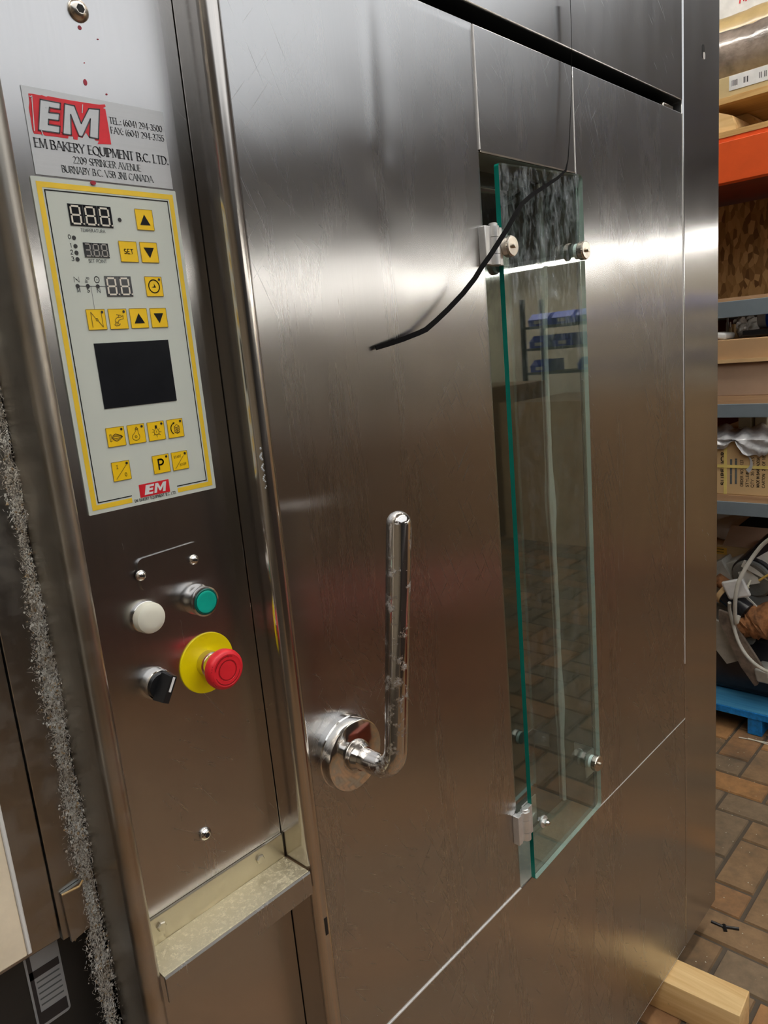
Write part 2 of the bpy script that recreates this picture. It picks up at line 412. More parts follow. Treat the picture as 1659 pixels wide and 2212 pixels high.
def obj(name, mb, parent=None, origin=None, smooth=35, keep_smooth=False, **props):
    """link one mesh object; a top-level mesh gets its origin at the middle of its base"""
    root = parent
    while root is not None and root.parent is not None: root = root.parent
    if root is not None: L = Vector(root['_o'])
    else:
        if origin is None:
            xs = [p.x for p in mb.v]; ys = [p.y for p in mb.v]; zs = [p.z for p in mb.v]
            origin = ((min(xs) + max(xs)) / 2, (min(ys) + max(ys)) / 2, min(zs))
        L = Vector(origin)
    me = bpy.data.meshes.new(name)
    me.from_pydata([tuple(p - L) for p in mb.v], [], mb.f)
    for m in mb.mats: me.materials.append(m)
    me.polygons.foreach_set('material_index', mb.m)
    if smooth:
        me.polygons.foreach_set('use_smooth', [True] * len(me.polygons))
        me.set_sharp_from_angle(angle=math.radians(smooth))
        if not keep_smooth: me.polygons.foreach_set('use_smooth', [not (p.area > 1.5e-5 and max(abs(c) for c in p.normal) > .9999) for p in me.polygons])
    me.update()
    o = bpy.data.objects.new(name, me); COL.objects.link(o)
    if parent is None:
        o.location = L + Vector((0, 0, CZ)); o['_o'] = tuple(L)
    else: o.parent = parent
    for k, v in props.items(): o[k] = v
    return o

def thing(name, label, cat, loc, group=None):
    o = bpy.data.objects.new(name, None); COL.objects.link(o)
    o.empty_display_size = 0.05
    o.location = Vector(loc) + Vector((0, 0, CZ)); o['_o'] = tuple(loc)
    o['label'] = label; o['category'] = cat
    if group: o['group'] = group
    return o
def tag(o, label, cat, group=None):
    o['label'] = label; o['category'] = cat
    if group: o['group'] = group
    return o
def struct(o): o['kind'] = 'structure'; return o
def copy_tree(o, loc, label=None, parent=None):
    c = o.copy(); COL.objects.link(c)
    if parent is None:
        c.location = loc
        if label: c['label'] = label
    else: c.parent = parent
    for ch in list(o.children): copy_tree(ch, None, None, c)
    return c

FRONT = lambda a, b, d: Vector((a, d, b))            # X/Z plane facing the viewer, depth = Y
SIDE = lambda a, b, d: Vector((d, -a, b))            # plane facing -X; a runs towards -Y (right in the picture)

def rrect(x0, x1, z0, z1, r, n=6):
    p = []
    for cx, cz, a0 in ((x1 - r, z1 - r, 0), (x0 + r, z1 - r, 90), (x0 + r, z0 + r, 180), (x1 - r, z0 + r, 270)):
        for i in range(n + 1):
            a = math.radians(a0 + 90 * i / n); p.append((cx + r * math.cos(a), cz + r * math.sin(a)))
    return p
def circ(cx, cz, r, n=20, a0=0, a1=360):
    k = n if abs(a1 - a0) >= 360 else n + 1
    return [(cx + r * math.cos(math.radians(a0 + (a1 - a0) * i / n)), cz + r * math.sin(math.radians(a0 + (a1 - a0) * i / n))) for i in range(k)]

# ------------------------------------------------------------------ stroke lettering
def el(cx, cy, rx, ry, a0, a1, n=12):
    return [(cx + rx * math.cos(math.radians(a0 + (a1 - a0) * i / n)), cy + ry * math.sin(math.radians(a0 + (a1 - a0) * i / n))) for i in range(n + 1)]
GL = {
 'A': (.74, [[(0, 0), (.37, 1)], [(.37, 1), (.74, 0)], [(.13, .34), (.61, .34)]]),
 'B': (.52, [[(.05, 0), (.05, 1)], [(.05, 1), (.22, 1)] + el(.24, .77, .2, .23, 90, -90) + [(.05, .54)], [(.05, .54), (.24, .54)] + el(.26, .27, .24, .27, 90, -90) + [(.05, 0)]]),
 'C': (.66, [el(.4, .5, .38, .5, 50, 310, 18)]),
 'D': (.66, [[(.05, 0), (.05, 1)], [(.05, 1), (.22, 1)] + el(.24, .5, .38, .5, 90, -90, 16) + [(.05, 0)]]),
 'E': (.46, [[(.05, 0), (.05, 1)], [(.05, 1), (.44, 1)], [(.05, .52), (.38, .52)], [(.05, 0), (.46, 0)]]),
 'F': (.44, [[(.05, 0), (.05, 1)], [(.05, 1), (.44, 1)], [(.05, .52), (.36, .52)]]),
 'G': (.70, [el(.4, .5, .38, .5, 50, 330, 18) + [(.68, .45)], [(.68, .45), (.45, .45)]]),
 'H': (.62, [[(.05, 0), (.05, 1)], [(.57, 0), (.57, 1)], [(.05, .52), (.57, .52)]]),
 'I': (.12, [[(.06, 0), (.06, 1)]]),
 'K': (.58, [[(.05, 0), (.05, 1)], [(.08, .48), (.52, 1)], [(.18, .58), (.58, 0)]]),
 'L': (.44, [[(.05, 0), (.05, 1)], [(.05, 0), (.44, 0)]]),
 'M': (.80, [[(.04, 0), (.10, 1)], [(.10, 1), (.40, .08)], [(.40, .08), (.70, 1)], [(.70, 1), (.76, 0)]]),
 'N': (.66, [[(.05, 0), (.05, 1)], [(.05, 1), (.61, 0)], [(.61, 0), (.61, 1)]]),
 'O': (.78, [el(.39, .5, .36, .5, 90, 450, 24)]),
 'P': (.50, [[(.05, 0), (.05, 1)], [(.05, 1), (.22, 1)] + el(.24, .73, .24, .27, 90, -90) + [(.05, .46)]]),
 'Q': (.78, [el(.39, .5, .36, .5, 90, 450, 24), [(.42, .05), (.85, -.2)]]),
 'R': (.56, [[(.05, 0), (.05, 1)], [(.05, 1), (.22, 1)] + el(.24, .75, .21, .25, 90, -90) + [(.05, .5)], [(.22, .5), (.57, 0)]]),
 'S': (.46, [el(.24, .75, .2, .25, 40, 255, 12) + el(.22, .26, .23, .26, 75, -145, 12)]),
 'T': (.56, [[(.28, 0), (.28, 1)], [(0, 1), (.56, 1)]]),
 'U': (.66, [[(.06, 1), (.06, .33)] + el(.33, .32, .27, .32, 180, 360) + [(.60, 1)]]),
 'V': (.70, [[(0, 1), (.35, 0)], [(.35, 0), (.70, 1)]]),
 'X': (.62, [[(0, 1), (.62, 0)], [(0, 0), (.60, 1)]]),
 'Y': (.62, [[(0, 1), (.31, .48)], [(.62, 1), (.31, .48)], [(.31, .48), (.31, 0)]]),
 '0': (.52, [el(.26, .5, .23, .5, 90, 450, 22)]),
 '1': (.30, [[(.18, 0), (.18, 1)], [(.18, 1), (.04, .86)]]),
 '2': (.50, [el(.24, .73, .21, .27, 160, -35, 10) + [(.03, .0)], [(.03, 0), (.48, 0)]]),
 '3': (.48, [el(.22, .76, .19, .24, 150, -80, 10), el(.22, .27, .22, .27, 80, -150, 10)]),
 '4': (.54, [[(.38, 0), (.38, 1)], [(.38, 1), (.02, .3)], [(.02, .3), (.54, .3)]]),
 '5': (.48, [[(.42, 1), (.12, 1)], [(.12, 1), (.08, .58)], [(.08, .55)] + el(.2, .31, .24, .31, 105, -150, 12)]),
 '6': (.52, [el(.26, .31, .22, .31, 90, 450, 18), [(.05, .36)] + el(.36, .4, .31, .6, 175, 100, 8)]),
 '7': (.48, [[(.03, 1), (.46, 1)], [(.46, 1), (.16, 0)]]),
 '8': (.50, [el(.25, .75, .19, .25, 90, 450, 16), el(.25, .26, .22, .26, 90, 450, 16)]),
 '9': (.52, [el(.26, .69, .22, .31, 90, 450, 18), [(.47, .64)] + el(.16, .6, .31, .6, -5, -80, 8)]),
 '(': (.24, [el(.40, .45, .36, .68, 130, 230, 8)]), ')': (.24, [el(-.16, .45, .36, .68, 50, -50, 8)]),
 '-': (.30, [[(.03, .36), (.27, .36)]]), '.': (.16, [[(.08, .0), (.08, .09)]]), ':': (.16, [[(.08, .02), (.08, .12)], [(.08, .52), (.08, .62)]]),
 '/': (.5, [[(0, -.1), (.5, 1.1)]]), '#': (.6, [[(.1, 0), (.25, 1)], [(.35, 0), (.5, 1)], [(0, .33), (.6, .33)], [(0, .66), (.6, .66)]]), ' ': (.28, []),
}
def text(mb, s, a0, b0, a1, b1, h, fn, d, mat, serif=False, wt=0.13, wn=0.06, gap=0.16, skip=None):
    """lettering fitted between baseline points (a0,b0) and (a1,b1), cap height h"""
    tot = sum(GL[c][0] + gap for c in s) - gap
    L = math.hypot(a1 - a0, b1 - b0); sx = L / tot
    ux, uy = (a1 - a0) / L, (b1 - b0) / L
    x = 0.0
    for c in s:
        gw, st = GL[c]
        def P(p): return (a0 + ux * (x + p[0]) * sx - uy * p[1] * h, b0 + uy * (x + p[0]) * sx + ux * p[1] * h)
        for pl in st:
            for p, q in zip(pl[:-1], pl[1:]):
                dx, dy = (q[0] - p[0]) * sx, (q[1] - p[1]) * h; l = math.hypot(dx, dy)
                if l < 1e-9: continue
                if serif: wd = h * (wn + (wt - wn) * abs(dy) / l) if dx * dy <= 1e-9 else h * (wn + (wt - wn) * 0.15)
                else: wd = h * wt
                mb.strip([P(p), P(q)], wd, fn, d, mat)
            if serif and len(pl) == 2 and abs(pl[0][1] - pl[1][1]) > .5:
                for e in pl:
                    if e[1] < .02 or e[1] > .98:
                        k = .10
                        mb.strip([P((e[0] - k, e[1])), P((e[0] + k, e[1]))], h * wn, fn, d, mat)
        x += gw + gap
    return mb

# ================================================================== THE ROOM
FZ = -1.54
def brick_floor():
    b = MB()
    b.box(-5, 11.5, -10.5, 3.2, FZ - 0.12, FZ - 0.006, M_GROUT)
    rnd = random.Random(3); W = 0.112; g = 0.0025
    for i in range(-12, 80):
        for j in range(-50, 24):
            m = (i - j) % 4
            if m == 0: x0, x1, y0, y1 = i * W, (i + 2) * W, j * W, (j + 1) * W
            elif m == 2: x0, x1, y0, y1 = i * W, (i + 1) * W, (j - 1) * W, (j + 1) * W
            else: continue
            x0 += g; x1 -= g; y0 += g; y1 -= g
            dz = rnd.uniform(-0.0015, 0.0015); c = 0.005
            zt = FZ + dz
            mat = M_BR[rnd.choice((0, 0, 1, 1, 2, 2, 3))]
            vs = [(x0, y0, zt - .012), (x1, y0, zt - .012), (x1, y1, zt - .012), (x0, y1, zt - .012),
                  (x0 + c, y0 + c, zt), (x1 - c, y0 + c, zt), (x1 - c, y1 - c, zt), (x0 + c, y1 - c, zt)]
            b.add(vs, [[4, 5, 6, 7], [0, 1, 5, 4], [1, 2, 6, 5], [2, 3, 7, 6], [3, 0, 4, 7]], mat)
    return struct(obj('floor', b, origin=(0, 0, FZ), smooth=None))
brick_floor()
CEIL = 1.95
struct(obj('ceiling', MB().box(-5, 11.5, -10.5, 3.2, CEIL, CEIL + .1, M_CEIL)))
struct(obj('wall_back', MB().box(-5, 11.5, 3.1, 3.2, FZ - .006, CEIL, M_WALL)))
struct(obj('wall_right', MB().box(9.6, 9.7, -10.5, 3.1, FZ - .006, CEIL, M_WALL)))
struct(obj('reflection_band', MB().box(9.56, 9.6, -10.4, 3.0, 1.12, CEIL - .001, M_UPPER)))  # unseen dark band added high on the wall to darken the steel's reflection
struct(obj('wall_left', MB().box(-5, -4.9, -10.5, 3.1, FZ - .006, CEIL, M_WALL)))
struct(obj('wall_front', MB().box(-4.9, 9.6, -10.5, -10.4, FZ - .006, CEIL, M_WALLD)))

# ---- fluorescent lights
def lamp_unit(loc, along='y', L=1.22):
    t = thing('fluorescent_light', 'twin tube fluorescent ceiling light', 'ceiling light', loc, 'fluorescent lights of the workshop')
    x, y, z = loc
    def B(a0, a1, b0, b1, z0, z1, mat, mb, bev=0):
        if along == 'y': mb.box(x + b0, x + b1, y + a0, y + a1, z + z0, z + z1, mat, bev)
        else: mb.box(x + a0, x + a1, y + b0, y + b1, z + z0, z + z1, mat, bev)
    h = MB(); B(-L / 2, L / 2, -.11, .11, 0, .05, M_LAMPH, h, .006); obj('housing', h, t)
    for s in (-1, 1):
        m = MB(); d = Vector((0, L / 2 - .03, 0)) if along == 'y' else Vector((L / 2 - .03, 0, 0))
        c = Vector((x, y, z - .02)) + (Vector((s * .06, 0, 0)) if along == 'y' else Vector((0, s * .06, 0)))
        m.tube([c - d, c + d], .018, M_TUBE, 10); obj('tube', m, t)
    for e in (-.4, .4):
        q = Vector((x, y + e, z + .05)) if along == 'y' else Vector((x + e, y, z + .05))
        obj('hanger', MB().tube([q, Vector((q.x, q.y, CEIL))], .004, M_LAMPH, 6), t)
    return t
l0 = lamp_unit((8.3, -1.9, .93), 'y')
for k in range(1, 7): copy_tree(l0, (8.3, -1.9 - 1.25 * k, .93 + CZ))
l2 = lamp_unit((2.6, -6.6, 1.12), 'x')
for x in (3.9, 5.2, 6.5): copy_tree(l2, (x, -6.6, 1.12 + CZ))
l1 = lamp_unit((-1.6, -.10, 1.80), 'x')
for x in (-.3, 1.0, 2.3): copy_tree(l1, (x, -.10, 1.80 + CZ))
lamp_unit((2.25, 1.15, 1.80), 'y')  # unseen lamp added behind the door plane to brighten the rack fronts
sk = MB(); sk.box(-1.8, 4.2, -4.9, -.5, CEIL - .012, CEIL - .002, M_LIGHTPANEL); struct(obj('light_panel', sk))  # glowing ceiling panel, unseen, added for soft light and bright upper steel
fr_ = MB()
for x in (-1.8, -.6, .6, 1.8, 3.0, 4.2): fr_.box(x - .02, x + .02, -4.92, -.48, CEIL - .03, CEIL - .001, M_LAMPH)
struct(obj('trim_1', fr_))  # bars across the added light panel

# ================================================================== THE OVEN
PX = 0.2455                                   # right face of the left post
oven = thing('bakery_oven', 'big brushed stainless steel bakery oven with a control panel beside its door', 'oven', (0.95, 1.2, FZ))
TOP = 1.0
b = MB(); b.box(PX + .0, 1.7225, .70, 1.95, -1.45, TOP, M_CORE, .004); b.box(PX - .019, .4445, .63, .70, -1.45, TOP, M_CORE)
obj('body', b, oven)
obj('base', MB().box(.32, 1.60, 1.12, 1.85, FZ, -1.45, M_CORE), oven)
obj('header_panel', MB().box(.4447, 1.5282, .6, .70, .4207, TOP, M_FRAME, .002), oven)
jb = MB(); jb.box(1.5315, 1.7225, .6, .70, -1.452, TOP, M_FRAME, .004, 3)
sx = atY(1519, 111, .6)
obj('jamb_panel', jb, oven)
k = MB(); k.prism(rrect(sx.x - .006, sx.x + .006, sx.z - .0125, sx.z + .0125, .0055), FRONT, .5994, .601, M_DARK)
k.prism(rrect(sx.x - .002, sx.x + .008, sx.z - .0135, sx.z - .001, .004), FRONT, .5990, .601, M_BAND)
obj('keyhole_slot', k, oven)
def post(name, x0, x1, yf, yb, mat):
    r = (x1 - x0) / 2; cx = (x0 + x1) / 2
    pl = [(x0, yb), (x0, yf + r)] + [(cx + r * math.cos(math.radians(a)), yf + r + r * math.sin(math.radians(a))) for a in range(190, 360, 10)] + [(x1, yf + r), (x1, yb)]
    m = MB(); m.prism(pl, lambda a, c, d: Vector((a, c, d)), -1.452, TOP, mat)
    return obj(name, m, oven, smooth=40)
post('rounded_post', .4222, .4446, .5645, .66, M_POST)
post('rounded_post', .2265, PX, .565, .66, M_POSTL)
# recessed strip that carries the control cover, and the lower panel below the ledge
obj('control_backing', MB().box(PX + .0005, .4216, .610, .63, -.53, TOP, M_FRAME, .0006), oven)
obj('lower_panel', MB().box(PX + .0005, .4214, .610, .63, -1.45, -.5305, M_FRAME, .0006), oven)

q = atY(548, 1000, .566); m = MB(); rn = random.Random(6)
for k_ in range(26):
    f_ = k_ / 25; m.lathe((.4265 + .0018 * math.sin(k_ * .9), .5672 - .0004 * f_, q.z + .012 - .038 * f_), (0, -1, 0), [(0, .0014 * (1.2 - f_ * .6)), (.0006, .0006)], M_LABELW, 8)
obj('white_drip', m, oven, label='whitish dried drip')
q = atY(690, 2010, .566); m = MB(); m.obox((.4335, .5648, q.z), (.0022, 0, 0), (0, .0006, 0), (0, 0, .011), M_BLACKP, .0005); obj('scuff_mark', m, oven, label='black scuff mark')
# ---- cover plate
cp = MB(); cp.prism(rrect(.2470, .4066, -.4985, .92, .013, 8), FRONT, .6077, .6098, M_PLATE)
cover = obj('cover_plate', cp, oven)
YP = .6077
def screw(x, z, y, r, mat, parent, name='hex_screw'):
    m = MB(); m.lathe((x, y, z), (0, -1, 0), [(0, r), (.0012, r), (.0030, r * .86), (.0044, r * .60), (.0048, r * .44)], mat, 20)
    m.prism(circ(x, z, r * .40, 6), FRONT, y - .0050, y - .0044, M_DARK)
    return obj(name, m, parent)
p = atY(172, 20, YP - .003); screw(p.x, p.z, YP, .0085, M_NICKEL, cover)
p = atY(446, 1803, YP - .003); screw(p.x, p.z, YP, .0066, M_CHROME, cover)
for (u, v, a, c) in ((172, 60, 3, 4), (170, 41, 2, 3), (184, 178, 3, 6), (230, 204, 1.6, 1.8), (199, 396, 4.5, 4), (211, 85, 1.6, 1.0), (182, 136, 1, 1)):
    q = atY(u, v, YP); m = MB(); m.prism([(q.x + e[0] * a / 1900, q.z + e[1] * c / 2500) for e in circ(0, 0, 1, 12)], FRONT, YP - .0022 if v > 390 else YP - .0004, YP, M_REDPAINT)
    obj('paint_drip', m, cover, label='dark red paint drip')

# ---- maker's nameplate
Y0 = YP - .0007
npl = MB(); A = atY(43.9, 185.9, Y0); B_ = atY(374.6, 409, Y0)
nx0, nx1, nz0, nz1 = A.x + .0002, B_.x - .0004, B_.z, A.z + .001
npl.box(nx0, nx1, Y0, YP - .0001, nz0, nz1, M_TAG)
plate = obj('nameplate', npl, oven, label='silver nameplate with red logo')
def R6(x, y): q = atY(60 + x / 5.184, 190 + y / 5.184, Y0); return (q.x, q.z)       # enlarged crop of the plate
t = MB(); Yt = Y0 - .0002
for s_, p0, p1, h, mat, wt in (('EM BAKERY EQUIPMENT B.C. LTD.', (82, 665), (1575, 856), .0064, M_PLATEINK, .14),
                          ('TEL.: (604) 294-3500', (918, 402), (1505, 490), .0048, M_PLATEINK, .11), ('FAX: (604) 294-3755', (934, 508), (1528, 600), .0048, M_PLATEINK, .11),
                          ('2209 SPRINGER AVENUE', (512, 845), (1268, 932), .0050, M_GREYINK, .11), ('BURNABY B.C. V5B 3N1 CANADA', (388, 945), (1405, 1056), .0050, M_GREYINK, .11)):
    a, c = R6(*p0), R6(*p1); zc = (a[1] + c[1]) / 2
    text(t, s_, a[0], zc, c[0], zc, h, FRONT, Yt, mat, True, wt * 1.3, .075, .08)
obj('lettering', t, plate)
lg = MB()
red = [(5, 62), (60, 66), (140, 84), (150, 80), (205, 98), (225, 92), (360, 118), (480, 140), (640, 165), (800, 188), (862, 184), (872, 210), (840, 226), (868, 238), (900, 420), (934, 634), (782, 628), (795, 595), (760, 590), (720, 530), (690, 555), (650, 500), (612, 560), (560, 545), (557, 582), (512, 575), (508, 545), (455, 540), (452, 568), (300, 545), (200, 535), (160, 520), (70, 512), (52, 470), (30, 330), (10, 225), (18, 160)]
lg.face([Vector((R6(*q)[0], Yt, R6(*q)[1])) for q in red[::-1]], M_LOGORED)
E_ = [(135, 128), (362, 172), (358, 240), (240, 220), (234, 278), (352, 292), (346, 368), (232, 352), (228, 412), (358, 432), (352, 508), (118, 474)]
M_ = [(410, 178), (520, 202), (596, 400), (680, 232), (800, 242), (788, 572), (690, 552), (698, 348), (610, 545), (572, 540), (478, 300), (486, 528), (392, 516)]
for L_ in (E_, M_):
    cx_ = sum(q[0] for q in L_) / len(L_); 
    pts = [R6(*q) for q in L_]
    lg.face([Vector((a, Yt - .0002, c)) for a, c in pts[::-1]], M_TAG)
    lg.strip(pts + [pts[0]], .00085, FRONT, Yt - .0004, M_PLATEINK)
for L_ in ([(252, 240), (344, 254), (344, 278), (255, 270)], [(246, 370), (344, 384), (346, 416), (244, 404)], [(372, 178), (392, 182), (388, 500), (365, 492)]):
    lg.face([Vector((R6(*q)[0], Yt - .0003, R6(*q)[1])) for q in L_[::-1]], M_LOGORED)
for q0, q1 in (((40, 90), (70, 480)), ((18, 95), (48, 110)), ((150, 480), (165, 525)), ((610, 190), (605, 280)), ((200, 220), (250, 190))):
    lg.strip([R6(*q0), R6(*q1)], .0007, FRONT, Yt - .0005, M_TAG)
obj('logo', lg, plate, label='red logo with silver letters EM')

# ---- keypad
YK = YP - .0012
A = atY(64.6, 378.1, YK); B_ = atY(468, 1053.9, YK); C_ = atY(193.1, 1114.6, YK); D_ = atY(377, 413.4, YK)
kx0, kx1, kz0, kz1 = (A.x + C_.x) / 2, (B_.x + D_.x) / 2, (B_.z + C_.z) / 2, (A.z + D_.z) / 2
kp = MB(); kp.prism(rrect(kx0, kx1, kz0, kz1, .0008, 2), FRONT, YK, YP - .0001, M_KEYPAD)
y1 = YK - .00015
def rect(mb, x0, x1, z0, z1, d, mat): mb.face([Vector((x0, d, z0)), Vector((x1, d, z0)), Vector((x1, d, z1)), Vector((x0, d, z1))], mat)
def r2(x, y): q = atY(40 + x / 3.456, 370 + y / 3.456, YK); return (q.x, q.z)
def r3(x, y): q = atY(140 + x / 4.366, 700 + y / 4.366, YK); return (q.x, q.z)
bw = .0042; i0 = .0035
xa, xb, za, zb = kx0 + i0, kx1 - i0, kz0 + i0, kz1 - i0
gl, gr = r3(640, 1690)[0], r3(1068, 1580)[0]
rect(kp, xa, xa + bw, za, zb, y1, M_YELPALE); rect(kp, xb - bw, xb, za, zb, y1, M_YELPALE)
rect(kp, xa + bw, xb - bw, zb - bw, zb, y1, M_YELPALE)
rect(kp, xa + bw, gl, za, za + bw, y1, M_YELPALE); rect(kp, gr, xb - bw, za, za + bw, y1, M_YELPALE)
e = bw + .0018; kp.strip([(gl, za + e), (xa + e, za + e), (xa + e, zb - e), (xb - e, zb - e), (xb - e, za + e), (gr, za + e)], .0009, FRONT, y1, M_INK)
keypad = obj('keypad_panel', kp, oven, label='pale grey keypad with yellow border')
pr_ = MB()
def seg_text(s_, p0, p1, h, mat=M_GREYINK, f=r2, wt=.14): 
    a, c = f(*p0), f(*p1); zc = (a[1] + c[1]) / 2
    text(pr_, s_, a[0], zc, c[0], zc, h, FRONT, y1, mat, False, wt)
seg_text('TEMPERATURA', (466, 452), (648, 458), .0024)
seg_text('SET POINT', (526, 680), (660, 686), .0026)
for s_, x, y in (('0', 372, 504), ('1', 388, 568), ('2', 390, 618), ('3', 398, 668)):
    a = r2(x, y); text(pr_, s_, a[0], a[1], a[0] + .0021 * (1.0 if s_ != '1' else .6), a[1], .0032, FRONT, y1, M_GREYINK, False, .15)
for s_, x, y in (('M', 438, 902), ('S', 514, 902), ('N', 588, 906)):
    a = r2(x, y); text(pr_, s_, a[0], a[1], a[0] + .0029 * (1 if s_ != 'S' else .7), a[1], .0032, FRONT, y1, M_GREYINK, False, .16)
pr_.strip([r2(440, 857), r2(650, 859)], .0005, FRONT, y1, M_GREYINK)
a, c = r2(540, 860), r2(570, 1030); pr_.strip([(a[0], a[1]), (a[0], c[1])], .00035, FRONT, y1, M_GREYINK)
# three little symbols over the dots: damper, tap, clock
def sym_damper(mb, F, mat, lw, d):
    mb.strip([F(.0, 0), F(.0, 1)], lw, FRONT, d, mat); mb.strip([F(1, 0), F(1, 1)], lw, FRONT, d, mat)
    mb.strip([F(0, 1), F(.42, .55)], lw, FRONT, d, mat); mb.strip([F(.58, .45), F(1, 0)], lw, FRONT, d, mat)
    mb.strip([F(*q) for q in circ(.5, .5, .09, 10) + [(.59, .5)]], lw, FRONT, d, mat)
def sym_tap(mb, F, mat, lw, d):
    for pl in ([(1, .85), (.98, .55), (.72, .5), (.52, .44), (.46, .26), (.16, .28), (.16, .45), (.3, .62), (.45, .7), (.72, .72), (1, .85)],
               [(.55, .72), (.58, .92)], [(.36, .95), (.82, .90)], [(.2, .2), (.12, .06)], [(.3, .2), (.3, .06)], [(.4, .2), (.5, .08)], [(0, .04), (.2, -.08), (.5, -.04), (.62, .1)]):
        mb.strip([F(*q) for q in pl], lw, FRONT, d, mat)
def sym_clock(mb, F, mat, lw, d):
    mb.strip([F(*q) for q in circ(.5, .5, .5, 26) + [(1, .5)]], lw, FRONT, d, mat)
    mb.face([Vector((F(*q)[0], d, F(*q)[1])) for q in ((.22, .42), (.66, .40), (.62, .52), (.5, .72), (.5, .5))], mat)
def frame_of(f, tl, br):
    a, c = f(*tl), f(*br)
    return lambda x, y: (a[0] + (c[0] - a[0]) * x, c[1] + (a[1] - c[1]) * y)
sym_damper(pr_, frame_of(r2, (412, 788), (454, 828)), M_GREYINK, .00035, y1)
sym_tap(pr_, frame_of(r2, (490, 788), (530, 828)), M_GREYINK, .00035, y1)
sym_clock(pr_, frame_of(r2, (562, 786), (605, 832)), M_GREYINK, .0006, y1)
seg_text('EM BAKERY EQUIPMENT B.C. LTD.', (662, 1682), (1052, 1598), .0024, M_INK, r3, .15)
obj('printed_legend', pr_, keypad)
for (x, y, r) in ((754, 363, .0016), (413, 496, .0016), (425, 559, .0016), (432, 608, .0016), (440, 657, .0016), (441, 857, .0016), (517, 857, .0016), (591, 859, .0016)):
    a = r2(x, y); obj('indicator_dot', MB().prism(circ(a[0], a[1], r * 1.05, 14), FRONT, y1 - .0002, y1, M_LED), keypad)
DIG = {'8': 'abcdefg', '3': 'abcdg'}
def display(tl, tr, br, bl, n, mat, txt, f=r2):
    c = [f(*q) for q in (tl, tr, br, bl)]
    x0, x1 = (c[0][0] + c[3][0]) / 2, (c[1][0] + c[2][0]) / 2; z1, z0 = (c[0][1] + c[1][1]) / 2, (c[2][1] + c[3][1]) / 2
    m = MB(); m.prism([(x0, z0), (x1, z0), (x1, z1), (x0, z1)], FRONT, y1 - .0003, y1 + .0001, M_SCREEN)
    d = y1 - .0005; W = (x1 - x0) / n; H = z1 - z0; hh = H * .80; dw = W * .60; lw = H * .085
    for i in range(n):
        cx = x0 + W * (i + .46); a0, a1_ = cx - dw / 2, cx + dw / 2; b0, b1 = z0 + H * .10, z0 + H * .90; bm = (b0 + b1) / 2; g = lw * .75
        S = {'a': [(a0 + g, b1), (a1_ - g, b1)], 'd': [(a0 + g, b0), (a1_ - g, b0)], 'g': [(a0 + g, bm), (a1_ - g, bm)],
             'b': [(a1_, b1 - g), (a1_, bm + g)], 'c': [(a1_, bm - g), (a1_, b0 + g)], 'f': [(a0, b1 - g), (a0, bm + g)], 'e': [(a0, bm - g), (a0, b0 + g)]}
        for q in DIG[txt[i]]: m.strip(S[q], lw, FRONT, d, mat)
        m.face([Vector((q[0], d, q[1])) for q in circ(a1_ + W * .17, b0 + lw * .1, lw * .5, 10)], mat)
        if i: m.strip([(x0 + W * i, z0 + .0004), (x0 + W * i, z1 - .0004)], .0003, FRONT, d, M_GREYINK)
    return obj('digit_display', m, keypad)
display((362, 240), (684, 267), (708, 425), (388, 404), 3, M_SEG, '888')
display((478, 531), (665, 541), (681, 650), (496, 640), 3, M_SEGDIM, '388')
display((638, 782), (834, 786), (856, 936), (660, 934), 2, M_SEG, '88')
c = [r3(*q) for q in ((271, 183), (972, 150), (1055, 722), (372, 802))]
sx0, sx1, sz1, sz0 = (c[0][0] + c[3][0]) / 2, (c[1][0] + c[2][0]) / 2, (c[0][1] + c[1][1]) / 2, (c[2][1] + c[3][1]) / 2
obj('dark_screen', MB().prism([(sx0, sz0), (sx1, sz0), (sx1, sz1), (sx0, sz1)], FRONT, y1 - .0003, y1, M_SCREEN), keypad)
